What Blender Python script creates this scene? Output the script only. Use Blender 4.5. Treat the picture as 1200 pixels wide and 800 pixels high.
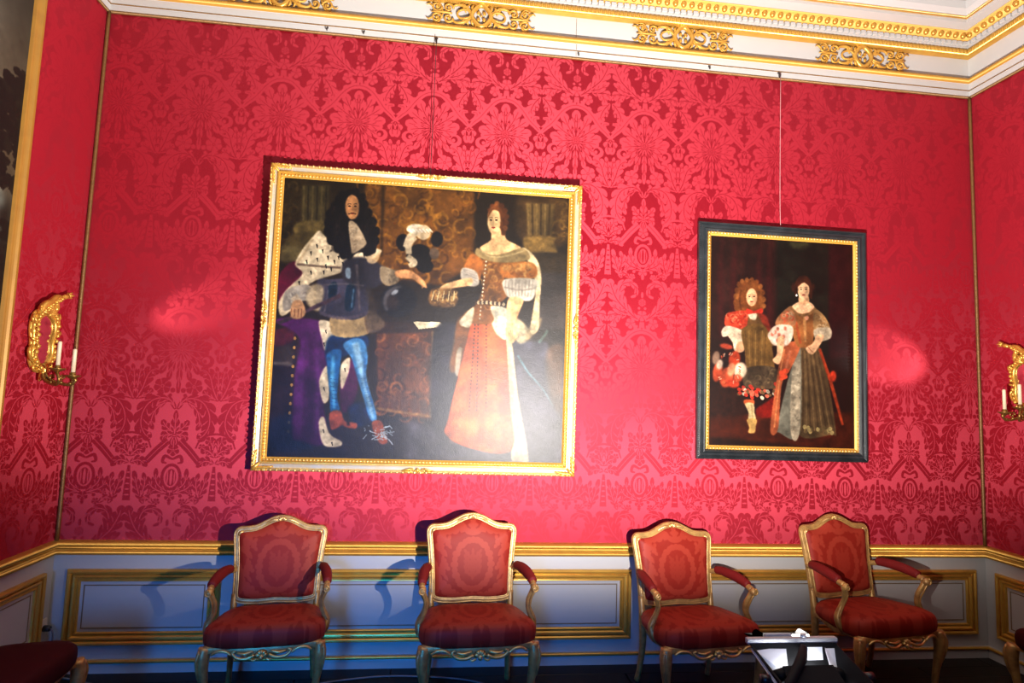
import bpy, math, random
import numpy as np
from math import sin, cos, pi, radians, sqrt, atan2
from mathutils import Vector, Matrix

random.seed(7)
RNG = np.random.default_rng(7)
for o in list(bpy.data.objects):
    bpy.data.objects.remove(o)
SC = bpy.context.scene
COL = SC.collection

# ------------------------------------------------------------------ camera
W, ZT = 6.11, 4.075            # room width, top of the fabric
YR = -7.0                      # rear wall
CAM = dict(p=(2.2346, -3.9014, 1.7141), yaw=0.1141, pitch=0.088, roll=0.0345, f=695.9)
cam_d = bpy.data.cameras.new('camera'); cam = bpy.data.objects.new('camera', cam_d); COL.objects.link(cam)
cam_d.sensor_width = 36; cam_d.lens = CAM['f'] * 36 / 1200; cam_d.clip_start = 0.05
_y, _p, _r = CAM['yaw'], CAM['pitch'], CAM['roll']
_fw = Vector((sin(_y) * cos(_p), cos(_y) * cos(_p), sin(_p))); _rt = Vector((cos(_y), -sin(_y), 0)); _up = _rt.cross(_fw)
_r2 = _rt * cos(_r) + _up * sin(_r); _u2 = -_rt * sin(_r) + _up * cos(_r)
cam.matrix_world = Matrix(((_r2.x, _u2.x, -_fw.x, CAM['p'][0]), (_r2.y, _u2.y, -_fw.y, CAM['p'][1]), (_r2.z, _u2.z, -_fw.z, CAM['p'][2]), (0, 0, 0, 1)))
SC.camera = cam
SC.cycles.blur_glossy = 0.05

# ------------------------------------------------------------------ world, lights, exposure
SC.view_settings.view_transform = 'Standard'; SC.view_settings.look = 'None'
SC.view_settings.exposure = 0.0; SC.view_settings.gamma = 1.0; SC.view_settings.use_curve_mapping = False
wd = bpy.data.worlds.new('world'); SC.world = wd; wd.use_nodes = True
wd.node_tree.nodes['Background'].inputs[0].default_value = (0.25, 0.45, 1.0, 1); wd.node_tree.nodes['Background'].inputs[1].default_value = 0.6
LAMP = Vector((3.050, -2.555, 1.178))

def light(name, kind, loc, target, energy, color, **kw):
    d = bpy.data.lights.new(name, kind); d.energy = energy; d.color = color
    for k, v in kw.items(): setattr(d, k, v)
    o = bpy.data.objects.new(name, d); COL.objects.link(o); o.location = loc
    o.rotation_euler = (Vector(target) - Vector(loc)).to_track_quat('-Z', 'Y').to_euler()
    return o
# the floodlight that the photograph shows at the bottom edge
light('floodlight_beam', 'SPOT', LAMP, (LAMP.x + 0.05, LAMP.y + 1.0, LAMP.z + 1.6), 2200, (1.0, 0.93, 0.86), spot_size=radians(180), spot_blend=1.0, shadow_soft_size=0.006)
# added spots standing in for lamp light the sconce mirrors throw on the damask
light('mirror_glint_standin', 'SPOT', (0.062, -0.34, 1.95), (0.66, 0.0, 2.17), 40, (1.0, 0.9, 0.84), spot_size=radians(24), spot_blend=0.3, shadow_soft_size=0.05)
light('mirror_glint_standin', 'SPOT', (W - 0.062, -0.38, 1.93), (5.42, 0.0, 2.06), 44, (1.0, 0.9, 0.84), spot_size=radians(30), spot_blend=0.3, shadow_soft_size=0.05)
# daylight through the window of the rear wall, behind the camera on the left
light('daylight_window', 'AREA', (0.95, -7.22, 1.55), (1.9, 0.0, 0.1), 27, (0.0, 0.25, 1.0), shape='RECTANGLE', size=0.9, size_y=1.5, spread=radians(42))

# ------------------------------------------------------------------ material helpers
def S(r, g, b):
    f = lambda c: (c / 255 / 12.92) if c / 255 <= 0.04045 else ((c / 255 + 0.055) / 1.055) ** 2.4
    return (f(r), f(g), f(b), 1)

class NT:
    def __init__(s, name):
        s.m = bpy.data.materials.new(name); s.m.use_nodes = True; s.t = s.m.node_tree
        s.t.nodes.clear(); s.out = s.n('ShaderNodeOutputMaterial')
    def n(s, typ, **kw):
        nd = s.t.nodes.new(typ)
        for k, v in kw.items(): setattr(nd, k, v)
        return nd
    def l(s, a, b): s.t.links.new(a, b)
    def setin(s, nd, **kw):
        for k, v in kw.items():
            k = k.replace('_', ' ')
            if hasattr(v, 'is_output'): s.l(v, nd.inputs[k])
            else: nd.inputs[k].default_value = v
        return nd
    def math(s, op, a, b=None):
        nd = s.n('ShaderNodeMath', operation=op)
        for i, v in enumerate((a, b)):
            if v is None: continue
            if hasattr(v, 'is_output'): s.l(v, nd.inputs[i])
            else: nd.inputs[i].default_value = v
        return nd.outputs[0]
    def mix(s, f, a, b):
        nd = s.n('ShaderNodeMix', data_type='RGBA')
        for i, v in ((0, f), (6, a), (7, b)):
            if hasattr(v, 'is_output'): s.l(v, nd.inputs[i])
            else: nd.inputs[i].default_value = v
        return nd.outputs[2]
    def noise(s, scale, detail=4, vec=None, rough=0.55):
        nd = s.n('ShaderNodeTexNoise'); nd.inputs['Scale'].default_value = scale; nd.inputs['Detail'].default_value = detail; nd.inputs['Roughness'].default_value = rough
        if vec is not None: s.l(vec, nd.inputs['Vector'])
        return nd.outputs[0]
    def obj(s): return s.n('ShaderNodeTexCoord').outputs['Object']
    def ramp(s, f, *stops):
        nd = s.n('ShaderNodeValToRGB'); cr = nd.color_ramp
        while len(cr.elements) < len(stops): cr.elements.new(0.5)
        for e, (p, c) in zip(cr.elements, stops): e.position = p; e.color = c
        s.l(f, nd.inputs[0]); return nd.outputs[0]
    def bump(s, h, strength, dist=0.005):
        nd = s.n('ShaderNodeBump'); nd.inputs['Strength'].default_value = strength; nd.inputs['Distance'].default_value = dist
        s.l(h, nd.inputs['Height']); return nd.outputs[0]
    def end(s, sh): s.l(sh, s.out.inputs[0]); return s.m

def pbr(name, col, rough=0.5, metal=0.0, var=0.0, scale=8.0, bump=0.0, bscale=60.0, spec=0.5, var_col=None, coat=0.0):
    t = NT(name); b = t.n('ShaderNodeBsdfPrincipled'); o = t.obj()
    if var > 0:
        c2 = var_col or tuple(c * 0.45 for c in col[:3]) + (1,)
        f = t.n('ShaderNodeMapRange'); t.l(t.noise(scale, 5, o), f.inputs[0]); f.inputs[1].default_value = 0.4; f.inputs[2].default_value = 0.7; f.inputs[4].default_value = var
        t.setin(b, Base_Color=t.mix(f.outputs[0], col, c2))
    else: t.setin(b, Base_Color=col)
    t.setin(b, Roughness=rough, Metallic=metal)
    b.inputs['Specular IOR Level'].default_value = spec; b.inputs['Coat Weight'].default_value = coat
    if bump > 0: t.l(t.bump(t.noise(bscale, 4, o), bump), b.inputs['Normal'])
    return t.end(b.outputs[0])

M = {}
M['white'] = pbr('white_paint', (0.37, 0.36, 0.355, 1), 0.45, var=0.12, scale=3, bump=0.04, bscale=90, var_col=(0.32, 0.31, 0.30, 1))
M['cornice_white'] = pbr('cornice_white_paint', (0.41, 0.405, 0.40, 1), 0.5, var=0.10, scale=4, var_col=(0.36, 0.35, 0.335, 1))
M['gold'] = pbr('gilt', (0.58, 0.32, 0.055, 1), 0.32, 0.6, var=0.45, scale=14, bump=0.15, bscale=50, var_col=(0.42, 0.20, 0.035, 1))
M['gold_matt'] = pbr('matt_gilt', (0.46, 0.235, 0.030, 1), 0.5, 0.3, var=0.4, scale=20, bump=0.15, bscale=80, var_col=(0.50, 0.26, 0.05, 1))
M['gold_dark'] = pbr('tarnished_gilt', (0.17, 0.085, 0.025, 1), 0.45, 0.5, var=0.5, scale=60, bump=0.4, bscale=200)
M['gold_wood'] = pbr('worn_gilt_wood', (0.46, 0.27, 0.085, 1), 0.38, 0.4, var=0.75, scale=22, bump=0.25, bscale=90, var_col=(0.16, 0.085, 0.035, 1))
M['gold_pale'] = pbr('pale_gilt', (0.70, 0.48, 0.18, 1), 0.34, 0.7, var=0.55, scale=30, bump=0.25, bscale=120, var_col=(0.42, 0.20, 0.05, 1))
M['silver'] = pbr('silvered_frame_band', (0.60, 0.54, 0.44, 1), 0.32, 0.65, var=0.5, scale=18, bump=0.1, var_col=(0.72, 0.50, 0.22, 1))
M['gold_ochre'] = pbr('ochre_gilt', (0.30, 0.145, 0.020, 1), 0.45, 0.35, var=0.4, scale=15, var_col=(0.2, 0.09, 0.015, 1))
M['black_wood'] = pbr('ebonised_wood', (0.009, 0.012, 0.014, 1), 0.33, 0.0, var=0.5, scale=10, bump=0.1, bscale=120, var_col=(0.03, 0.035, 0.04, 1))
M['candle'] = pbr('ivory_candle_wax', (0.62, 0.50, 0.34, 1), 0.45, var=0.2, scale=20, var_col=(0.8, 0.6, 0.35, 1))
M['wick'] = pbr('black_wick', (0.01, 0.01, 0.01, 1), 0.9)
M['bronze'] = pbr('dark_bronze', (0.28, 0.16, 0.04, 1), 0.35, 0.8, var=0.5, scale=40)
M['mirror'] = pbr('old_mirror_glass', (0.80, 0.72, 0.74, 1), 0.11, 1.0, var=0.25, scale=25, var_col=(0.55, 0.42, 0.45, 1))
M['black'] = pbr('black_metal', (0.006, 0.006, 0.007, 1), 0.6, 0.0, spec=0.12)
M['alu'] = pbr('brushed_aluminium', (0.50, 0.50, 0.52, 1), 0.45, 0.4, var=0.2, scale=30)
M['reflector'] = pbr('white_reflector', (0.80, 0.82, 0.88, 1), 0.45, 0.2)
M['cable'] = pbr('grey_cable', (0.10, 0.10, 0.11, 1), 0.5)
M['wire'] = pbr('picture_wire', (0.04, 0.03, 0.03, 1), 0.5, 0.5)
M['wire_light'] = pbr('pale_picture_cord', (0.42, 0.20, 0.20, 1), 0.6)
M['brown_line'] = pbr('brown_painted_line', (0.16, 0.10, 0.045, 1), 0.5, var=0.3, scale=30)
M['plastic'] = pbr('black_plastic', (0.01, 0.01, 0.012, 1), 0.35)
M['socket'] = pbr('ivory_plastic', (0.55, 0.50, 0.42, 1), 0.4)
M['ceiling'] = pbr('dark_painted_ceiling', (0.006, 0.0045, 0.0035, 1), 1.0, var=0.6, scale=1.2, var_col=(0.003, 0.003, 0.003, 1), spec=0.0)
M['walnut'] = pbr('dark_walnut_panelling', (0.045, 0.022, 0.012, 1), 0.45, var=0.5, scale=4)
M['soot'] = pbr('soot_black_metal', (0.0008, 0.0008, 0.0008, 1), 0.9, spec=0.0)
M['stool_shaded'] = pbr('shaded_crimson_cover', (0.035, 0.003, 0.004, 1), 0.7, spec=0.1, var=0.3, scale=25)  # crimson darkened so the deep corner shade is in the colour
def emit(name, col, st):
    t = NT(name); e = t.n('ShaderNodeEmission'); e.inputs[0].default_value = col; e.inputs[1].default_value = st; return t.end(e.outputs[0])
M['lamp_tube'] = emit('glowing_lamp_tube', (0.95, 0.97, 1, 1), 45)
def glass():
    t = NT('window_glass'); g = t.n('ShaderNodeBsdfGlossy'); g.inputs['Roughness'].default_value = 0.02
    tr = t.n('ShaderNodeBsdfTransparent'); mx = t.n('ShaderNodeMixShader'); mx.inputs[0].default_value = 0.07
    t.l(tr.outputs[0], mx.inputs[1]); t.l(g.outputs[0], mx.inputs[2]); return t.end(mx.outputs[0])
M['glass'] = glass()
def floor_mat():
    t = NT('dark_parquet'); o = t.obj(); mp = t.n('ShaderNodeMapping'); mp.inputs['Scale'].default_value = (2, 30, 2); t.l(o, mp.inputs[0])
    b = t.n('ShaderNodeBsdfPrincipled')
    t.setin(b, Base_Color=t.mix(t.noise(3, 6, mp.outputs[0]), (0.004, 0.0035, 0.003, 1), (0.012, 0.008, 0.006, 1)), Roughness=0.42)
    b.inputs['Specular IOR Level'].default_value = 0.18
    return t.end(b.outputs[0])
M['floor'] = floor_mat()

# ------------------------------------------------------------------ raster painting (numpy), used for woven patterns and flat canvases
class Ras:
    def __init__(s, w, h, ch, bg, wrap=False):
        s.w, s.h, s.wrap = w, h, wrap
        s.a = np.zeros((h, w, ch), np.float32); s.a[:] = bg
    def mask(s, pts, x0, y0, x1, y1):
        ys = np.arange(y0, y1) + 0.5; xs = np.arange(x0, x1) + 0.5
        m = np.zeros((len(ys), len(xs)), bool)
        P = np.asarray(pts, float); Q = np.roll(P, -1, 0)
        for (ax, ay), (bx, by) in zip(P, Q):
            if ay == by: continue
            c = ((ay <= ys) & (ys < by)) | ((by <= ys) & (ys < ay))
            if not c.any(): continue
            xi = ax + (ys[c] - ay) * (bx - ax) / (by - ay)
            m[c] ^= xs[None, :] < xi[:, None]
        return m
    def poly(s, pts, col, op=1.0, blur=0, tex=None):
        P = np.asarray(pts, float); pad = blur * 3 + 1
        x0 = max(0, int(P[:, 0].min()) - pad); x1 = min(s.w, int(P[:, 0].max()) + pad + 1)
        y0 = max(0, int(P[:, 1].min()) - pad); y1 = min(s.h, int(P[:, 1].max()) + pad + 1)
        if x1 <= x0 or y1 <= y0: return
        m = s.mask(P, x0, y0, x1, y1).astype(np.float32)
        for _ in range(2 if blur else 0):
            for ax in (0, 1):
                k = 2 * blur + 1
                c = np.cumsum(np.pad(m, [(k, k - 1) if i == ax else (0, 0) for i in range(2)]), axis=ax)
                n = m.shape[ax]
                m = (np.take(c, range(k + blur, k + blur + n), ax) - np.take(c, range(blur, blur + n), ax)) / k
        m = (m * op)[..., None]
        c = np.asarray(col, np.float32)
        if tex is not None: c = np.clip(c * (1 + tex[y0:y1, x0:x1, None]), 0, 1)
        s.a[y0:y1, x0:x1] = s.a[y0:y1, x0:x1] * (1 - m) + c * m

def spline(pts, n):
    P = np.asarray(pts, float); P = np.vstack([2 * P[0] - P[1], P, 2 * P[-1] - P[-2]])
    seg = len(P) - 3; out = []
    for t in np.linspace(0, seg - 1e-6, n):
        i = int(t); u = t - i; a, b, c, d = P[i:i + 4]
        out.append(0.5 * (2 * b + (c - a) * u + (2 * a - 5 * b + 4 * c - d) * u * u + (-a + 3 * b - 3 * c + d) * u ** 3))
    return np.array(out)

def strip(pts, w, n=24, lobes=0, amp=0.35):
    """outline of a leaf / ribbon that follows pts with widths w"""
    C = spline(pts, n) if len(pts) > 2 else np.array([np.asarray(pts[0]) + (np.asarray(pts[1]) - np.asarray(pts[0])) * t for t in np.linspace(0, 1, n)], float)
    t = np.linspace(0, 1, n); wd = np.interp(t, np.linspace(0, 1, len(w)), w) / 2
    if lobes:
        ph = (t * lobes) % 1.0
        wd = wd * (1 - amp + amp * 1.6 * np.sqrt(np.clip(np.sin(ph * pi) * (0.6 + 0.6 * ph), 0, 2)))
    d = np.gradient(C, axis=0); nn = np.stack([-d[:, 1], d[:, 0]], 1); nn /= np.linalg.norm(nn, axis=1)[:, None] + 1e-9
    return np.vstack([C + nn * wd[:, None], (C - nn * wd[:, None])[::-1]]), C, nn, wd

def ell(cx, cy, rx, ry, n=20, rot=0):
    a = np.linspace(0, 2 * pi, n, endpoint=False); x = rx * np.cos(a); y = ry * np.sin(a)
    return np.stack([cx + x * cos(rot) - y * sin(rot), cy + x * sin(rot) + y * cos(rot)], 1)

def image(name, arr, color=True):
    h, w = arr.shape[:2]; im = bpy.data.images.new(name, w, h)
    if not color: im.colorspace_settings.name = 'Non-Color'
    px = np.ones((h, w, 4), np.float32); a = arr if arr.ndim == 3 else arr[..., None]
    px[..., :3] = np.clip(a, 0, 1); im.pixels.foreach_set(np.ascontiguousarray(px[::-1]).ravel()); im.update(); im.pack()
    return im

# ---- silk damask: half tile drawn from its axis (x=0) to the side axis (x=160), y down, one repeat = 1020
def damask():
    R = Ras(400, 1275, 1, 0.0)
    kx, ky = 400 / 320, 1275 / 1020
    def put(poly, v):
        poly = np.asarray(poly, float)
        for sx in (1, -1):
            for ox in (-160, 160, 480):
                for oy in (0, -1020, 1020):
                    q = np.stack([(poly[:, 0] * sx + ox) * kx, (poly[:, 1] + oy) * ky], 1)
                    R.poly(q, (v,))
    def leaf(pts, w, lobes=5, n=64, amp=0.4, vein=4.4, side=True):
        o, C, nn, wd = strip(pts, w, n, lobes, amp); put(o, 1.0)
        if vein:
            k = int(n * 0.88); v, *_ = strip(C[2:k:4], [vein, vein * 0.6], 24); put(v, 0.0)
            if side and lobes:
                for i in range(1, lobes):
                    j = int(n * i / lobes)
                    for sg in (1, -1):
                        a = C[j] + nn[j] * wd[j] * sg * 1.1; j2 = max(0, j - n // (lobes * 2)); b = C[j2] + nn[j2] * wd[j2] * sg * 0.25
                        v, *_ = strip([a, b], [3.6, 1.8], 4); put(v, 0.0)
    def rib(pts, w, lines=0):
        o, C, nn, wd = strip(pts, w, 32); put(o, 1.0)
        if lines:
            v, *_ = strip(C[::4], [2.2, 2.2], 24); put(v, 0.0)
    def rosette(x, y, r, p=6):
        for i in range(p):
            a = i * 2 * pi / p + 0.3; put(ell(x + r * 0.55 * cos(a), y + r * 0.55 * sin(a), r * 0.46, r * 0.46, 14), 1.0)
        for i in range(p):
            a = (i + 0.5) * 2 * pi / p + 0.3; v, *_ = strip([(x + r * .3 * cos(a), y + r * .3 * sin(a)), (x + r * cos(a), y + r * sin(a))], [2, 2.5], 3); put(v, 0.0)
        put(ell(x, y, r * 0.2, r * 0.2, 10), 0.0); put(ell(x, y, r * 0.12, r * 0.12, 8), 1.0)
    # upper acanthus scrolls
    leaf([(14, 180), (55, 150), (88, 105), (104, 60), (92, 22), (58, 12), (30, 34), (30, 66), (52, 78)], [16, 30, 38, 40, 36, 28, 20, 14, 8], 9, 110, 0.32)
    leaf([(66, 142), (112, 96), (138, 44), (150, 0)], [12, 46, 50, 16], 5, 64, 0.45)
    leaf([(62, 152), (108, 138), (150, 104)], [8, 34, 8], 4, 48)
    leaf([(72, 160), (120, 172), (132, 222)], [10, 46, 14], 4, 48, 0.45)
    leaf([(92, 160), (140, 160), (156, 190)], [8, 30, 6], 3, 40)
    rosette(0, 100, 17); rosette(0, 160, 25, 5); rosette(52, 196, 24, 5); put(ell(0, 66, 6, 14), 1); put(ell(14, 126, 6, 6), 1)
    leaf([(0, 188), (0, 214)], [20, 26], 0, 24, 0, 0)
    # pomegranate pair on the side axis
    leaf([(154, 204), (128, 236), (112, 276), (130, 290)], [10, 46, 48, 12], 4, 56, 0.35)
    leaf([(152, 302), (128, 306), (132, 328), (158, 344)], [10, 22, 22, 4], 0, 32, 0, 2)
    put(ell(140, 262, 9, 12), 0); put(ell(140, 262, 6, 8), 1)
    # ogival ribbon
    rib([(0, 226), (40, 238), (78, 276), (108, 318), (138, 346), (160, 372)], [28, 26, 24, 24, 22, 14], 1)
    for i, (x, y) in enumerate([(28, 212), (60, 238), (86, 268), (104, 296)]): put(ell(x, y, 12, 8, 12, 0.8), 1.0)
    # palmette
    for a, ln, w in ((0, 150, 36), (25, 146, 40), (51, 134, 42), (78, 120, 42), (103, 110, 36), (126, 122, 30), (146, 134, 25), (163, 146, 22)):
        an = radians(a); dx, dy = sin(an), -cos(an); bend = 14 if a < 90 else -16
        leaf([(dx * 10, 392 + dy * 10), (dx * ln * .55 + bend * .4 * cos(an), 392 + dy * ln * .55 + bend * .4 * sin(an)), (dx * ln, 392 + dy * ln + bend * 0.6)], [4, w * 0.66, w, w * .5], 3, 60, 0.5, 4.0, True)
    leaf([(0, 410), (0, 480), (0, 572)], [8, 24, 12], 4, 40, 0.3); rosette(0, 392, 13)
    put(ell(104, 440, 26, 26), 1); put(ell(98, 436, 15, 15), 0); put(ell(94, 440, 8, 8), 1)
    # side axis plumes
    leaf([(160, 372), (148, 400), (152, 446)], [8, 36, 14], 3, 40); put(ell(152, 404, 4, 9), 0)
    leaf([(156, 600), (134, 552), (118, 500), (96, 478), (84, 500)], [12, 40, 46, 34, 12], 6, 80, 0.42)
    leaf([(154, 560), (150, 500), (140, 458)], [10, 26, 8], 4, 44)
    leaf([(150, 596), (112, 574), (98, 556)], [8, 30, 12], 3, 40)
    rosette(60, 544, 34, 6); put(ell(20, 560, 10, 10), 1); put(ell(28, 580, 7, 7), 1)
    # lower leaf scrolls, lily, crossed ribbons
    leaf([(4, 636), (26, 600), (64, 592), (104, 612), (128, 660), (126, 712), (98, 752), (92, 730)], [12, 18, 30, 50, 52, 46, 26, 8], 9, 120, 0.42)
    leaf([(40, 606), (78, 640), (92, 690), (82, 720)], [6, 24, 26, 8], 4, 48)
    leaf([(0, 740), (0, 690), (0, 640)], [10, 30, 8], 3, 40); leaf([(4, 730), (34, 706), (50, 680)], [8, 32, 12], 3, 40); leaf([(4, 738), (36, 742), (46, 764)], [8, 32, 10], 3, 40)
    leaf([(2, 744), (10, 770), (0, 784)], [8, 18, 6], 0, 24)
    rib([(22, 762), (60, 800), (104, 852)], [28, 28, 26], 1)
    rib([(160, 732), (128, 738), (100, 756), (84, 792)], [9, 9, 8, 6])
    rosette(138, 762, 20, 5); rosette(108, 786, 14, 5)
    leaf([(160, 826), (132, 800), (104, 806)], [8, 40, 10], 4, 44); leaf([(158, 850), (124, 842), (92, 866)], [8, 40, 8], 4, 44); leaf([(150, 800), (150, 770), (156, 750)], [6, 22, 6], 2, 30)
    # vase
    rosette(0, 800, 24, 5); leaf([(0, 836), (28, 824), (36, 846), (20, 852)], [8, 14, 12, 5], 0, 32, 0, 0)
    put(ell(0, 906, 40, 54), 1); put(ell(0, 906, 28, 42), 0); put(ell(0, 908, 20, 34), 1); put(ell(0, 908, 5, 30), 0); put(ell(13, 908, 2.5, 24), 0)
    leaf([(10, 966), (52, 930), (58, 872)], [8, 34, 8], 4, 48); leaf([(8, 972), (64, 950), (88, 906)], [8, 34, 8], 4, 48)
    rosette(0, 984, 20, 5); leaf([(0, 1004), (0, 1016)], [16, 8], 0, 16, 0, 0)
    # side cone and sprays
    leaf([(160, 1000), (160, 930), (160, 862)], [30, 22, 10], 0, 24, 0, 0)
    for k in range(5): put(ell(160, 890 + 22 * k, 6 + k, 3), 0)
    leaf([(96, 1012), (120, 958), (140, 884)], [10, 34, 12], 5, 60); leaf([(110, 990), (96, 936), (104, 890)], [8, 30, 8], 4, 48)
    leaf([(60, 1010), (84, 990), (112, 996)], [8, 24, 8], 3, 40); rosette(48, 1004, 14, 5); rosette(74, 968, 12, 5); put(ell(40, 980, 7, 7), 1)
    a = R.a[..., 0]
    a = (a + np.roll(a, 1, 0) + np.roll(a, 1, 1) + np.roll(a, (1, 1), (0, 1))) / 4
    return a
DAM = image('silk_damask_weave', damask(), False)

# ---- medallion of the chair covers
def medallion():
    N = 360; R = Ras(N, N, 1, 0.0); c = N / 2
    def put(p, v):
        p = np.asarray(p, float)
        for s in (1, -1): R.poly(np.stack([c + p[:, 0] * s, c + p[:, 1]], 1), (v,))
    def leaf(pts, w, lobes=4, v=1.0): put(strip(pts, w, 48, lobes, 0.45)[0], v)
    for i in range(28):
        a = i * 2 * pi / 28; x, y = 78 * sin(a), -94 * cos(a)
        put(ell(x, y, 17 if i % 2 else 12, 13), 1)
    put(ell(0, 0, 62, 78, 40), 0.0)
    leaf([(0, 60), (0, 0), (0, -62)], [8, 26, 6], 6, 0.5)
    for k in range(4): leaf([(2, 48 - 22 * k), (24, 26 - 22 * k), (38, 2 - 20 * k)], [4, 18, 4], 3, 0.5)
    leaf([(20, 110), (70, 120), (118, 84), (150, 40)], [8, 36, 40, 8], 6); leaf([(0, 108), (40, 150), (100, 160), (150, 140)], [8, 34, 40, 10], 6)
    leaf([(150, 170), (165, 110), (150, 40), (165, -20)], [10, 40, 38, 8], 6); leaf([(110, -30), (140, -70), (130, -120), (165, -150)], [8, 34, 36, 8], 5)
    leaf([(0, -112), (50, -140), (100, -130), (120, -160)], [8, 34, 32, 8], 5); leaf([(0, -112), (0, -150), (0, -176)], [10, 36, 10], 3); leaf([(0, 110), (0, 145), (0, 176)], [10, 40, 12], 3)
    leaf([(96, 20), (116, 4), (120, -24)], [8, 26, 8], 4); leaf([(92, -60), (108, -84), (98, -110)], [6, 24, 8], 4); leaf([(50, 168), (76, 172), (96, 160)], [6, 22, 6], 3); leaf([(104, 60), (128, 20), (126, -40)], [6, 22, 6], 4)
    a = R.a[..., 0]
    for _ in range(2): a = (a + np.roll(a, 1, 0) + np.roll(a, 1, 1) + np.roll(a, (1, 1), (0, 1))) / 4
    return a
MED = image('medallion_weave', medallion(), False)

def damask_wall(name, horiz):
    """warp-faced satin ground against weft-faced figure: the two shine along different directions"""
    t = NT(name); o = t.obj(); sp = t.n('ShaderNodeSeparateXYZ'); t.l(o, sp.inputs[0])
    u = t.math('DIVIDE', t.math('SUBTRACT', sp.outputs[horiz], 1.599 if horiz == 'X' else -0.30), 0.4925)
    u = t.math('ADD', u, 0.5)
    v = t.math('DIVIDE', t.math('SUBTRACT', sp.outputs['Z'], 4.075), 1.555)
    cb = t.n('ShaderNodeCombineXYZ'); t.l(u, cb.inputs[0]); t.l(v, cb.inputs[1])
    im = t.n('ShaderNodeTexImage'); im.image = DAM; im.extension = 'REPEAT'; t.l(cb.outputs[0], im.inputs[0])
    fac = im.outputs[0]
    th = t.n('ShaderNodeMapping'); th.inputs['Scale'].default_value = (900, 900, 60); t.l(o, th.inputs[0])
    nz = t.noise(1.0, 2, th.outputs[0])
    var = t.noise(1.3, 3, o)
    tan_h = t.n('ShaderNodeCombineXYZ'); tan_h.inputs[0].default_value = 1 if horiz == 'X' else 0; tan_h.inputs[1].default_value = 0 if horiz == 'X' else 1
    tan_v = t.n('ShaderNodeCombineXYZ'); tan_v.inputs[2].default_value = 1
    bp = t.bump(nz, 0.06, 0.002)
    def cloth(dcol, dcol2, gcol, rough, an, tan, gf, lean=0.0):
        d = t.n('ShaderNodeBsdfDiffuse'); t.l(t.mix(var, dcol, dcol2), d.inputs[0]); t.l(bp, d.inputs['Normal'])
        g = t.n('ShaderNodeBsdfAnisotropic'); t.setin(g, Color=gcol, Roughness=rough, Anisotropy=an); t.l(tan.outputs[0], g.inputs['Tangent'])
        ad = t.n('ShaderNodeVectorMath', operation='ADD'); t.l(bp, ad.inputs[0]); ad.inputs[1].default_value = (0, 0, lean)      # the satin floats lie slightly tilted
        nm = t.n('ShaderNodeVectorMath', operation='NORMALIZE'); t.l(ad.outputs[0], nm.inputs[0]); t.l(nm.outputs[0], g.inputs['Normal'])
        mx = t.n('ShaderNodeMixShader'); mx.inputs[0].default_value = gf; t.l(d.outputs[0], mx.inputs[1]); t.l(g.outputs[0], mx.inputs[2]); return mx.outputs[0]
    ground = cloth((0.125, 0.0005, 0.004, 1), (0.145, 0.0006, 0.005, 1), (0.80, 0.115, 0.17, 1), 0.68, 0.47, tan_v, 0.31, 0.075)
    figure = cloth((0.185, 0.0012, 0.008, 1), (0.215, 0.0015, 0.009, 1), (0.80, 0.17, 0.22, 1), 0.86, 0.38, tan_h, 0.27)
    mx = t.n('ShaderNodeMixShader'); t.l(fac, mx.inputs[0]); t.l(ground, mx.inputs[1]); t.l(figure, mx.inputs[2])
    return t.end(mx.outputs[0])
M['damask_back'] = damask_wall('crimson_damask', 'X')
M['damask_side'] = damask_wall('crimson_damask_side', 'Y')

def chair_fabric(name, ax, ay, cx, cy, sx, sy, rep=False):
    t = NT(name); o = t.obj(); sp = t.n('ShaderNodeSeparateXYZ'); t.l(o, sp.inputs[0])
    u = t.math('ADD', t.math('DIVIDE', t.math('SUBTRACT', sp.outputs[ax], cx), sx), 0.5)
    v = t.math('ADD', t.math('DIVIDE', t.math('SUBTRACT', sp.outputs[ay], cy), sy), 0.5)
    cb = t.n('ShaderNodeCombineXYZ'); t.l(u, cb.inputs[0]); t.l(v, cb.inputs[1])
    im = t.n('ShaderNodeTexImage'); im.image = MED; im.extension = 'REPEAT'; t.l(cb.outputs[0], im.inputs[0])
    b = t.n('ShaderNodeBsdfPrincipled')
    c = t.mix(im.outputs[0], (0.18, 0.011, 0.006, 1), (0.24, 0.024, 0.013, 1))
    t.setin(b, Base_Color=c, Roughness=0.55); b.inputs['Specular IOR Level'].default_value = 0.15
    t.l(t.bump(t.noise(500, 2, o), 0.08, 0.002), b.inputs['Normal'])
    return t.end(b.outputs[0])
M['chair_back'] = chair_fabric('chair_back_damask', 'X', 'Z', 0, 0.70, 0.50, 0.53)
M['chair_seat'] = chair_fabric('chair_seat_damask', 'X', 'Y', 0, 0.0, 0.36, 0.52)
M['chair_plain'] = pbr('plain_red_cover', (0.13, 0.008, 0.008, 1), 0.6, spec=0.15, var=0.3, scale=25, bump=0.05, bscale=300, var_col=(0.09, 0.005, 0.006, 1))

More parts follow.
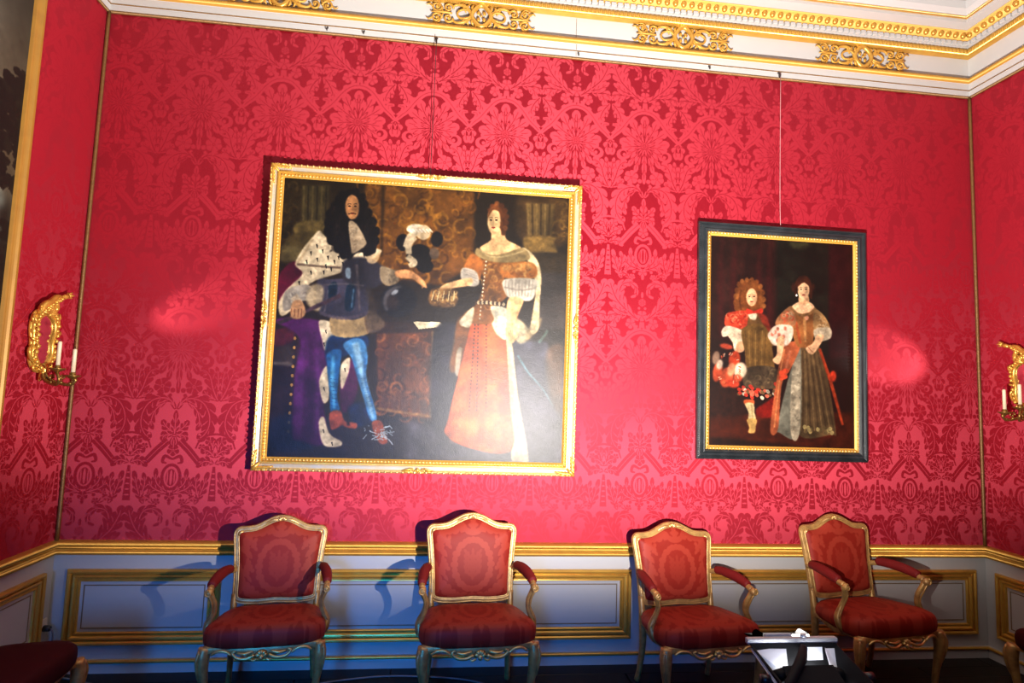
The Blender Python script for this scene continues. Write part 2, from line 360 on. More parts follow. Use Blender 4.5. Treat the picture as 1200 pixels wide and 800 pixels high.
# ------------------------------------------------------------------ mesh helpers
class MB:
    def __init__(s): s.v = []; s.f = []; s.sm = []; s.mi = []
    def add(s, vs, fs, smooth=False, mi=0, mat=None):
        b = len(s.v)
        s.v += [tuple((mat @ Vector(p)) if mat is not None else p) for p in vs]
        for f in fs: s.f.append(tuple(i + b for i in f)); s.sm.append(smooth); s.mi.append(mi)
        return s
    def box(s, x0, x1, y0, y1, z0, z1, mat=None, bev=0.0):
        if bev > 0:
            e = bev; P = []
            for z, i in ((z0, e), (z0 + e, 0), (z1 - e, 0), (z1, e)):
                for x, y in ((x0, y0), (x1, y0), (x1, y1), (x0, y1)):
                    P.append((x + (i if x == x0 else -i), y + (i if y == y0 else -i), z))
            F = [(3, 2, 1, 0), (12, 13, 14, 15)]
            for r in range(3):
                for k in range(4): F.append((r * 4 + k, r * 4 + (k + 1) % 4, r * 4 + 4 + (k + 1) % 4, r * 4 + 4 + k))
            return s.add(P, F, False, 0, mat)
        P = [(x, y, z) for z in (z0, z1) for x, y in ((x0, y0), (x1, y0), (x1, y1), (x0, y1))]
        return s.add(P, [(3, 2, 1, 0), (4, 5, 6, 7), (0, 1, 5, 4), (1, 2, 6, 5), (2, 3, 7, 6), (3, 0, 4, 7)], False, 0, mat)
    def tube(s, pts, rad, seg=8, smooth=True, cap=True, flat=1.0, up=(0, 0, 1), mat=None, n=None, closed=False):
        if n: pts = spline(pts, n); rad = np.interp(np.linspace(0, 1, n), np.linspace(0, 1, len(rad)), rad) if hasattr(rad, '__len__') else [rad] * n
        P = [Vector(p) for p in pts]; N = len(P)
        if not hasattr(rad, '__len__'): rad = [rad] * N
        V = []; F = []; prev = None
        for i, p in enumerate(P):
            d = (P[(i + 1) % N] - P[i - 1]) if closed else (P[min(i + 1, N - 1)] - P[max(i - 1, 0)])
            d.normalize()
            if prev is None:
                a = Vector(up); a = a - d * a.dot(d)
                if a.length < 1e-3: a = Vector((1, 0, 0)) - d * d.x
            else: a = prev - d * prev.dot(d)
            a.normalize(); prev = a; b = d.cross(a)
            for k in range(seg):
                t = 2 * pi * k / seg; V.append(tuple(p + a * (cos(t) * rad[i]) + b * (sin(t) * rad[i] * flat)))
        for i in range(N if closed else N - 1):
            for k in range(seg):
                j = (i + 1) % N; F.append((i * seg + k, i * seg + (k + 1) % seg, j * seg + (k + 1) % seg, j * seg + k))
        if cap and not closed: F += [tuple(range(seg))[::-1], tuple(range((N - 1) * seg, N * seg))]
        return s.add(V, F, smooth, 0, mat)
    def lathe(s, prof, seg=14, c=(0, 0, 0), smooth=True, mat=None, sx=1, sy=1):
        V = []; F = []
        for r, z in prof:
            for k in range(seg):
                t = 2 * pi * k / seg; V.append((c[0] + r * cos(t) * sx, c[1] + r * sin(t) * sy, c[2] + z))
        for i in range(len(prof) - 1):
            for k in range(seg): F.append((i * seg + k, i * seg + (k + 1) % seg, (i + 1) * seg + (k + 1) % seg, (i + 1) * seg + k))
        F += [tuple(range(seg))[::-1], tuple(range((len(prof) - 1) * seg, len(prof) * seg))]
        return s.add(V, F, smooth, 0, mat)
    def blob(s, c, r, seg=8, rings=5, mat=None):
        V = []; F = []
        for i in range(1, rings):
            a = pi * i / rings
            for k in range(seg):
                t = 2 * pi * k / seg; V.append((c[0] + r[0] * sin(a) * cos(t), c[1] + r[1] * sin(a) * sin(t), c[2] + r[2] * cos(a)))
        n = len(V); V += [(c[0], c[1], c[2] + r[2]), (c[0], c[1], c[2] - r[2])]
        for i in range(rings - 2):
            for k in range(seg): F.append((i * seg + k, (i + 1) * seg + k, (i + 1) * seg + (k + 1) % seg, i * seg + (k + 1) % seg))
        for k in range(seg): F.append((n, k, (k + 1) % seg)); F.append((n + 1, (rings - 2) * seg + (k + 1) % seg, (rings - 2) * seg + k))
        return s.add(V, F, True, 0, mat)
    def sweep(s, prof, path, closed=True, smooth=False, mat=None):
        """prof: (a, b) pairs; path: list of frames (origin, A, B): point = origin + a*A + b*B"""
        n = len(prof); V = []; F = []
        for o, A, B in path:
            o, A, B = Vector(o), Vector(A), Vector(B)
            for a, b in prof: V.append(tuple(o + A * a + B * b))
        N = len(path)
        for i in range(N if closed else N - 1):
            j = (i + 1) % N
            for k in range(n - 1): F.append((i * n + k, j * n + k, j * n + k + 1, i * n + k + 1))
        return s.add(V, F, smooth, 0, mat)
    def build(s, name, mat, parent=None, loc=None):
        me = bpy.data.meshes.new(name); me.from_pydata(s.v, [], s.f); me.update()
        me.polygons.foreach_set('use_smooth', s.sm)
        for m in (mat if isinstance(mat, (list, tuple)) else [mat]): me.materials.append(m)
        if len(set(s.mi)) > 1: me.polygons.foreach_set('material_index', s.mi)
        import bmesh
        bm = bmesh.new(); bm.from_mesh(me); bmesh.ops.recalc_face_normals(bm, faces=bm.faces); bm.to_mesh(me); bm.free()
        o = bpy.data.objects.new(name, me); COL.objects.link(o)
        if parent is not None: o.parent = parent
        if loc is not None: o.location = loc
        return o

def bevel(o, w, seg=2):
    m = o.modifiers.new('bevel', 'BEVEL'); m.width = w; m.segments = seg; m.limit_method = 'ANGLE'; return o
def thing(name, label, cat, loc=(0, 0, 0), rz=0, group=None, rx=0):
    o = bpy.data.objects.new(name, None); COL.objects.link(o); o.location = loc; o.rotation_euler = (rx, 0, rz)
    o.empty_display_size = 0.1; return tag(o, label, cat, group)
def tag(o, label, cat, group=None):
    o['label'] = label; o['category'] = cat
    if group: o['group'] = group
    return o
def struct(o, label=None):
    o['kind'] = 'structure'
    if label: o['label'] = label
    return o
def copy_obj(o, parent, loc=None, name=None):
    c = o.copy(); COL.objects.link(c); c.parent = parent
    if loc is not None: c.location = loc
    return c
def copy_tree(o, parent=None):
    c = o.copy(); COL.objects.link(c); c.parent = parent
    for ch in list(o.children): copy_tree(ch, c)
    return c

# ------------------------------------------------------------------ room shell
def plank_floor():
    fl = struct(MB().box(-0.1, W + 0.1, YR - 0.1, 0.1, -0.12, -0.022).build('floor', M['floor']), 'dark polished wooden floor')
    b = MB().box(-0.995, 0.995, -0.066, 0.066, -0.022, 0.0, bev=0.0015); first = None
    rows = int(-YR / 0.134); 
    for r in range(rows):
        off = (r % 3) * 0.55
        x = -off
        while x < W:
            x0, x1 = max(0.002, x), min(W - 0.002, x + 2.0)
            if x1 - x0 > 0.1:
                if first is None: first = b.build('floor_board', M['floor'], fl); o = first
                else: o = copy_obj(first, fl)
                o.location = ((x0 + x1) / 2, -0.07 - r * 0.134, 0); o.scale = ((x1 - x0) / 2.0, 1, 1)
            x += 2.0
    return fl
plank_floor()
ZC = 5.05
struct(MB().box(-0.15, W + 0.15, YR - 0.15, 0.15, ZC, ZC + 0.1).build('ceiling', M['cornice_white']), 'white ceiling')

def wall(name, axis, pos, a0, a1, mat, lower, thick, opening=None):
    """fabric above the dado rail, painted panelling below; two meshes of one wall"""
    def slab(z0, z1):
        b = MB(); rects = [(a0, a1, z0, z1)]
        if opening:
            p0, p1, q0, q1 = opening; rects = []
            if q0 > z0: rects.append((a0, a1, z0, min(z1, q0)))
            if q1 < z1: rects.append((a0, a1, max(z0, q1), z1))
            m0, m1 = max(z0, q0), min(z1, q1)
            if m1 > m0: rects += [(a0, p0, m0, m1), (p1, a1, m0, m1)]
        for (c0, c1, d0, d1) in rects:
            if axis == 'y': b.box(c0, c1, min(pos, pos + thick), max(pos, pos + thick), d0, d1)
            else: b.box(min(pos, pos + thick), max(pos, pos + thick), c0, c1, d0, d1)
        return b
    w = struct(slab(0.70, ZC).build(name, mat))
    d = slab(0.0, 0.70).build('panelling', lower, w); d['label'] = 'white painted panelling below the gilt rail'
    return w
wall_back = wall('wall_back', 'y', 0.0, -0.12, W + 0.12, M['damask_back'], M['white'], 0.12); wall_back['label'] = 'wall hung with crimson damask above white panelling'
WIN = (0.40, 1.50, 0.75, 2.45)
wall_left = wall('wall_left', 'x', 0.0, YR, 0.0, M['damask_side'], M['white'], -0.12)
wall_right = wall('wall_right', 'x', W, YR, 0.0, M['damask_side'], M['white'], 0.12)
wall_rear = wall('wall_rear', 'y', YR, -0.12, W + 0.12, M['walnut'], M['walnut'], -0.12, WIN); wall_rear['label'] = 'dark walnut panelled wall behind the camera'; wall_rear.children[0]['label'] = 'dark walnut panelling'

def window():
    x0, x1, z0, z1 = WIN; Y0, Y1 = YR - .10, YR - .03
    b = MB()
    for q in ((x0, x0 + .06), (x1 - .06, x1)): b.box(q[0], q[1], Y0, Y1, z0, z1)
    for zz in (z0, z1 - .06, z0 + 1.05): b.box(x0 + .06, x1 - .06, Y0 + .002, Y1 - .002, zz, zz + .06)
    b.box((x0 + x1) / 2 - .03, (x0 + x1) / 2 + .03, Y0 + .004, Y1 - .004, z0 + .06, z1 - .06)
    w = struct(b.build('window_1', M['white']))
    for a, c in ((x0 + .06, (x0 + x1) / 2 - .03), ((x0 + x1) / 2 + .03, x1 - .06)):
        for zz, zt in ((z0 + .06, z0 + 1.05), (z0 + 1.11, z1 - .06)): MB().box(a, c, YR - .068, YR - .062, zz, zt).build('pane', M['glass'], w)
window()

# paths round the three visible walls: profile a = out of the wall, b = height
def u_path(y_far=YR):
    r2 = 1.0
    return [((0, y_far, 0), (1, 0, 0), (0, 0, 1)), ((0, 0, 0), (r2, -r2, 0), (0, 0, 1)), ((W, 0, 0), (-r2, -r2, 0), (0, 0, 1)), ((W, y_far, 0), (-1, 0, 0), (0, 0, 1))]
def u_trim(name, prof, mat, parent=None, smooth=False):
    return MB().sweep(prof, u_path(), closed=False, smooth=smooth).build(name, mat, parent)
def arc(c, r, a0, a1, n=7):
    return [(c[0] + r * cos(radians(a0 + (a1 - a0) * i / (n - 1))), c[1] + r * sin(radians(a0 + (a1 - a0) * i / (n - 1)))) for i in range(n)]

# cornice
cornice = struct(u_trim('trim_1', [(0, 4.072), (.020, 4.072), (.020, 4.104), (.024, 4.106), (.024, 4.112), (.030, 4.114), (.030, 4.156), (.034, 4.158),
    (.034, 4.20), (.008, 4.205), (.008, 4.366), (.03, 4.368), (.03, 4.432), (.055, 4.434), (.055, 4.466), (.062, 4.468), (.098, 4.530), (.185, 4.532), (.185, 4.556),
    (.200, 4.560), (.200, 4.578), (.235, 4.60), (.245, 4.66), (.27, 4.70), (.34, 4.86), (.46, ZC), (0, ZC)], M['cornice_white']), 'white plaster cornice with gilt mouldings')
def part_u(name, prof, mat, smooth=True, label=None):
    o = u_trim(name, prof, mat, cornice, smooth)
    if label: o['label'] = label
    return o
part_u('gilt_fillet', [(0, 4.058)] + arc((0.0, 4.066), .016, -60, 60, 6) + [(0, 4.075)], M['gold_dark'], label='thin dark gilt fillet under the cornice')
part_u('gilt_line', [(.024, 4.105)] + arc((.025, 4.109), .0045, -80, 80, 5) + [(.024, 4.113)], M['gold_dark'])
part_u('gilt_cove', [(.030, 4.157), (.046, 4.160), (.052, 4.172), (.050, 4.186), (.040, 4.199), (.008, 4.205)], M['gold_matt'], label='broad flat gilt band below the frieze')
part_u('gilt_band', [(.008, 4.365), (.032, 4.368), (.044, 4.374), (.049, 4.388), (.050, 4.402), (.048, 4.418), (.042, 4.429), (.03, 4.434)], M['gold'], label='gilt beaded band over the frieze')
part_u('gilt_band', [(.055, 4.466), (.066, 4.467), (.071, 4.473), (.084, 4.497), (.098, 4.519), (.106, 4.524), (.106, 4.533), (.09, 4.533)], M['gold_matt'], label='gilt egg and dart band')
part_u('gilt_line', [(.185, 4.556)] + arc((.189, 4.567), .0125, -70, 80, 5) + [(.2, 4.579)], M['gold'])
part_u('gilt_line', [(.245, 4.655)] + arc((.246, 4.66), .006, -80, 80, 5) + [(.247, 4.666)], M['brown_line'])

def rows_on_cornice(name, mb_fn, mat, d, z, pitch, back, side, kind=None):
    """one small shared mesh repeated along the back and side cornices"""
    first = None; items = []
    n = int((W - 2 * d) / pitch); 
    for i in range(n): items.append((d + (W - 2 * d - n * pitch) / 2 + pitch * (i + .5), -d, 0))
    m = int(side / pitch)
    for i in range(m):
        items.append((d, -d - pitch * (i + .5), pi / 2)); items.append((W - d, -d - pitch * (i + .5), -pi / 2))
    for x, y, r in items:
        if first is None: first = mb_fn().build(name, mat, cornice); o = first
        else: o = copy_obj(first, cornice)
        o.location = (x, y, z); o.rotation_euler = (0, 0, r)
rows_on_cornice('dentil', lambda: MB().box(-.017, .017, -.022, .0, -.015, .015, bev=.002), M['cornice_white'], .055, 4.450, .046, True, 1.6)
rows_on_cornice('egg', lambda: MB().blob((0, -.010, 0), (.022, .020, .023), 8, 6), M['gold'], .076, 4.498, .0605, True, 1.6)
def beads():
    b = MB(); p = .030
    for i in range(int(W / p)): b.blob((p * (i + .5), -.050, 4.402), (.0105, .008, .020), 5, 4)
    for i in range(60):
        for x in (.050, W - .050): b.blob((x, -.06 - p * i, 4.402), (.008, .0105, .020), 5, 4)
    o = b.build('bead_row', M['gold_matt'], cornice); o['kind'] = 'stuff'
beads()

# frieze cartouches
def scroll_pts(cx, cz, r0, turns, a0, sgn, n=26, y=0):
    return [(cx + r0 * (1 - .78 * t) * cos(a0 + sgn * turns * 2 * pi * t), y, cz + r0 * (1 - .78 * t) * sin(a0 + sgn * turns * 2 * pi * t)) for t in np.linspace(0, 1, n)]
def cartouche():
    b = MB(); y = -.016
    for s in (1, -1):
        b.tube([(s * .07, y, .02), (s * .12, y - .006, .058), (s * .17, y, .064), (s * .20, y, .045)], [.010, .012, .009, .006], 6, n=14)
        b.tube([(s * .07, y, -.02), (s * .12, y - .006, -.058), (s * .17, y, -.064), (s * .20, y, -.045)], [.010, .012, .009, .006], 6, n=14)
        b.tube([(s * .06, y, 0), (s * .10, y - .01, .030), (s * .145, y, .028), (s * .165, y, 0), (s * .145, y, -.028), (s * .10, y - .01, -.030), (s * .06, y, 0)], .0075, 6, n=26)
        for zz, sg in ((.036, 1), (-.036, -1)):
            b.tube(scroll_pts(s * .225, zz, .033, 1.25, pi if s > 0 else 0, -sg * s, y=y), np.linspace(.0085, .005, 26), 6)
            b.tube(scroll_pts(s * .305, zz * 1.12, .036, 1.35, pi if s > 0 else 0, sg * s, y=y), np.linspace(.0085, .005, 26), 6)
            b.tube([(s * .33, y, zz), (s * .355, y, zz * 1.5), (s * .375, y, zz * 1.2)], [.007, .006, .002], 5, n=8)
            b.blob((s * .225, y - .004, zz), (.009, .008, .009), 6, 4); b.blob((s * .305, y - .004, zz * 1.12), (.010, .008, .010), 6, 4)
            for k in range(3): b.tube([(s * (.06 + .022 * k), y, zz * .4), (s * (.066 + .03 * k), y - .008, zz * 1.5), (s * (.05 + .034 * k), y, zz * 2.05)], [.004, .010, .003], 5, n=8)
        b.tube([(s * .2, y, 0), (s * .26, y - .006, 0), (s * .345, y, 0)], [.007, .009, .003], 6, n=8)
        b.tube([(s * .26, y, .0), (s * .29, y, .07), (s * .33, y, .075)], [.006, .006, .003], 5, n=8); b.tube([(s * .26, y, .0), (s * .29, y, -.07), (s * .33, y, -.075)], [.006, .006, .003], 5, n=8)
    return b
def cartouche_ring():
    b = MB()
    b.tube([(.062 * cos(a) * (1 + .06 * cos(4 * a)), -.020, .072 * sin(a) * (1 + .06 * cos(4 * a))) for a in np.linspace(0, 2 * pi, 29)[:-1]], .0155, 7, closed=True)
    for i in range(4): b.blob((.028 * cos(pi / 4 + i * pi / 2), -.014, .032 * sin(pi / 4 + i * pi / 2)), (.014, .008, .016), 7, 4)
    b.blob((0, -.02, 0), (.010, .010, .010), 7, 4)
    for i in range(12): b.blob((.075 * cos(i * pi / 6), -.018, .086 * sin(i * pi / 6)), (.010, .008, .010), 5, 4)
    return b
f1 = f2 = None
for x, y, r in ((1.06, -.008, 0), (2.39, -.008, 0), (3.835, -.008, 0), (5.22, -.008, 0), (.008, -1.15, pi / 2), (W - .008, -1.35, -pi / 2)):
    if f1 is None: f1 = cartouche().build('frieze_cartouche', M['gold_matt'], cornice); f2 = cartouche_ring().build('rosette', M['gold'], f1); o = f1
    else: o = copy_obj(f1, cornice); copy_obj(f2, o)
    o.location = (x, y, 4.288); o.rotation_euler = (0, 0, r)

for z0, z1, d in ((4.115, 4.156, .0305), (4.21, 4.36, .0085), (4.074, 4.103, .0205)):
    MB().box(3.058, 3.061, -d, -d + .003, z0, z1).build('seam', M['gold_dark'], cornice)
# dado rail, panel mouldings, baseboard lines
rail = struct(u_trim('trim_2', [(0, .676)] + arc((.012, .692), .016, -110, 75, 8) + [(.017, .7105), (.004, .713), (.004, .724)] + arc((.020, .741), .017, -100, 90, 8) + [(.012, .760), (0, .762)], M['gold'], smooth=True), 'gilt dado rail')
for s, nm in ((0, 'baseboard_left'), (1, 'baseboard_back'), (2, 'baseboard_right')):
    P = u_path()[s:s + 2]
    o = struct(MB().sweep([(0, .078)] + arc((.016, .068), .010, 100, -100, 7) + [(.012, .055), (.014, .05), (.014, 0), (0, 0)], P, closed=False, smooth=False).build(nm, M['white']))
    g = MB().sweep([(.008, .0785)] + arc((.0165, .0675), .0105, 105, -95, 8) + [(.012, .0565)], P, closed=False, smooth=True).build('gilt_bead', M['gold'], o)

def rect_frame(b, u0, u1, z0, z1, prof, fr):
    """moulding round a rectangle; prof (inward, out); fr maps (u, out, z) to world"""
    path = []
    for (u, z), (du, dz) in (((u0, z0), (1, 1)), ((u1, z0), (-1, 1)), ((u1, z1), (-1, -1)), ((u0, z1), (1, -1))):
        o = Vector(fr(u, 0, z)); A = Vector(fr(u + du, 0, z + dz)) - o; B = Vector(fr(u, 1, z)) - o
        path.append((o, A, B))
    return b.sweep(prof, path, closed=True, smooth=False)
MOULD = [(0, 0), (0, .014), (.003, .022), (.010, .027), (.018, .026), (.0235, .020), (.0255, .004), (.032, .003), (.034, .017), (.040, .021), (.047, .019), (.052, .012), (.054, .007), (.060, .007), (.063, .011), (.068, .012), (.072, .008), (.074, 0)]
def dado_panel(u0, u1, fr, wl):
    b = MB(); rect_frame(b, u0, u1, .158, .594, MOULD, fr); o = b.build('panel_moulding', M['gold'], wl)
    b = MB(); rect_frame(b, u0 + .092, u1 - .092, .250, .502, [(0, 0), (0, .0025), (.006, .0025), (.006, 0)], fr); b.build('panel_line', M['brown_line'], wl)
frB = lambda u, d, z: (u, -d, z)
frL = lambda u, d, z: (d, u, z)
frR = lambda u, d, z: (W - d, u, z)
for u0, u1 in ((.088, .957), (1.10, 3.522), (3.665, 6.02)): dado_panel(u0, u1, frB, wall_back)
for u0, u1 in ((-1.75, -.085), (-4.2, -1.9)): dado_panel(u0, u1, frL, wall_left); dado_panel(u0, u1, frR, wall_right)
# gilt cords in the corners
for k, (x, sx) in enumerate(((0.014, 1), (W - 0.014, -1))):
    b = MB(); b.tube([(x, -.014, z) for z in np.linspace(.76, 4.062, 40)], .0115, 7)
    o = struct(b.build('trim_%d' % (3 + k), M['gold_dark']), 'thin gilt cord down the %s corner of the red wall' % ('left' if k == 0 else 'right'))
# wall socket by the left corner
t = thing('wall_socket', 'small pale wall socket with black plug, low by the left corner', 'socket', (0.0, -.045, .285), pi / 2)
MB().box(-.022, .022, -.008, 0, -.04, .04, bev=.003).build('cover_plate', M['socket'], t); MB().lathe([(0.001, .0), (.018, .0), (.018, .03), (.012, .036), (.001, .037)], 12, mat=Matrix.Translation((0, -.008, -.015)) @ Matrix.Rotation(pi / 2, 4, 'X')).build('plug', M['plastic'], t)
b = MB(); b.tube([(0, -.045, -.015), (.002, -.058, -.05), (.004, -.066, -.16), (-.012, -.10, -.268), (-.045, -.196, -.279)], .0055, 6, n=30); b.build('plug_lead', M['cable'], t)
# ------------------------------------------------------------------ paintings: flat canvases, painted as rasters
def homography(src, dst):
    A = []; B = []
    for (x, y), (u, v) in zip(src, dst):
        A += [[x, y, 1, 0, 0, 0, -u * x, -u * y], [0, 0, 0, x, y, 1, -v * x, -v * y]]; B += [u, v]
    h = np.linalg.solve(np.array(A, float), np.array(B, float)); return np.append(h, 1).reshape(3, 3)
def fbm(h, w, base, octs=4, seed=0, sx=1.0):
    r = np.random.default_rng(seed); out = np.zeros((h, w), np.float32); amp = 1.0
    for o in range(octs):
        gy, gx = max(2, int(h / base * 2 ** o)), max(2, int(w / base * 2 ** o * sx))
        g = r.standard_normal((gy + 2, gx + 2)).astype(np.float32)
        ys = np.linspace(0, gy, h, endpoint=False); xs = np.linspace(0, gx, w, endpoint=False)
        yi = ys.astype(int); xi = xs.astype(int); fy = (ys - yi)[:, None]; fx = (xs - xi)[None]
        fy = fy * fy * (3 - 2 * fy); fx = fx * fx * (3 - 2 * fx)
        out += amp * (g[yi][:, xi] * (1 - fy) * (1 - fx) + g[yi][:, xi + 1] * (1 - fy) * fx + g[yi + 1][:, xi] * fy * (1 - fx) + g[yi + 1][:, xi + 1] * fy * fx)
        amp *= 0.55
    return out / 1.6

class Paint:
    def __init__(s, w, h, corners, bg):
        s.R = Ras(w, h, 3, np.array(bg, np.float32) / 255); s.H = homography(corners, [(0, 0), (w, 0), (w, h), (0, h)])
        s.fine = fbm(h, w, 14, 3, 1) * 0.16; s.mid = fbm(h, w, 40, 4, 2) * 0.22; s.o = (0, 0, 1)
    def org(s, x, y, k): s.o = (x, y, k)
    def m(s, pts):
        P = np.asarray(pts, float) / s.o[2] + np.array(s.o[:2]); q = np.c_[P, np.ones(len(P))] @ s.H.T; return q[:, :2] / q[:, 2:]
    def P(s, pts, col, op=1.0, blur=1, tex='fine', smooth=True):
        if smooth and len(pts) > 3:
            Q = np.asarray(pts, float); Q = np.vstack([Q[-2:], Q, Q[:2]]); c = spline(Q, len(Q) * 6); n = len(c)
            k = int(n * 2 / (len(Q) - 1)); pts = c[k:n - int(n * 1.0 / (len(Q) - 1))]
        s.R.poly(s.m(pts), np.array(col, np.float32) / 255, op, blur, {'fine': s.fine, 'mid': s.mid, None: None}[tex])
    def E(s, x, y, rx, ry, col, op=1.0, blur=1, rot=0, tex='fine'): s.P(ell(x, y, rx, ry, 22, rot), col, op, blur, tex, False)
    def L(s, pts, w, col, op=1.0, blur=1): s.P(strip(pts, w if hasattr(w, '__len__') else [w, w], 24)[0], col, op, blur, 'fine', False)
    def swirls(s, poly, cols, n, r, seed, op=0.75):
        rg = np.random.default_rng(seed); Q = np.asarray(poly, float); lo, hi = Q.min(0), Q.max(0)
        for i in range(n):
            for _ in range(20):
                p = lo + rg.random(2) * (hi - lo); inside = False
                for a, b in zip(Q, np.roll(Q, -1, 0)):
                    if (a[1] > p[1]) != (b[1] > p[1]) and p[0] < (b[0] - a[0]) * (p[1] - a[1]) / (b[1] - a[1]) + a[0]: inside = not inside
                if inside: break
            a0 = rg.random() * 6.3; rr = r * (0.5 + rg.random()); sg = rg.choice([-1, 1])
            t = np.linspace(0, 1, 7); pts = np.stack([p[0] + rr * (1 - .6 * t) * np.cos(a0 + sg * 4.2 * t), p[1] + rr * (1 - .6 * t) * np.sin(a0 + sg * 4.2 * t)], 1)
            s.L(pts, [rr * .16, rr * .34, rr * .2], cols[rg.integers(len(cols))], op)
    def face(s, x, y, rx, ry, skin, hair, turn=0.0):
        k = np.array(skin, float)
        s.E(x, y, rx, ry, skin, 1, 1); s.E(x + rx * (.45 if turn >= 0 else -.45), y + ry * .1, rx * .5, ry * .8, k * .78, .6, 2)
        s.E(x - rx * .25 * (1 if turn >= 0 else -1), y + ry * .15, rx * .4, ry * .3, np.minimum(k * 1.12 + (8, 0, 0), 255), .5, 2)
        for sg in (-1, 1):
            ex = x + turn * rx * .25 + sg * rx * .42
            s.E(ex, y - ry * .06, rx * .20, ry * .065, (55, 32, 22), .9, 0); s.L([(ex - rx * .25, y - ry * .22), (ex, y - ry * .27), (ex + rx * .25, y - ry * .22)], ry * .05, np.array(hair) * .8 + 15, .8, 0)
        s.L([(x + turn * rx * .3, y - ry * .1), (x + turn * rx * .42, y + ry * .25)], rx * .12, k * .72, .7, 1)
        s.E(x + turn * rx * .3, y + ry * .52, rx * .30, ry * .07, (165, 60, 50), .9, 0); s.E(x + turn * rx * .2, y + ry * .86, rx * .5, ry * .10, k * .8, .5, 1)
    def finish(s, gain=1.0, gamma=1.0):
        a = s.R.a; h, w = a.shape[:2]
        a = a * (1 + fbm(h, w, 5, 2, 9)[..., None] * 0.05 + fbm(h, w, 120, 3, 5)[..., None] * 0.06)
        return np.clip(a, 0, 1) ** gamma * gain

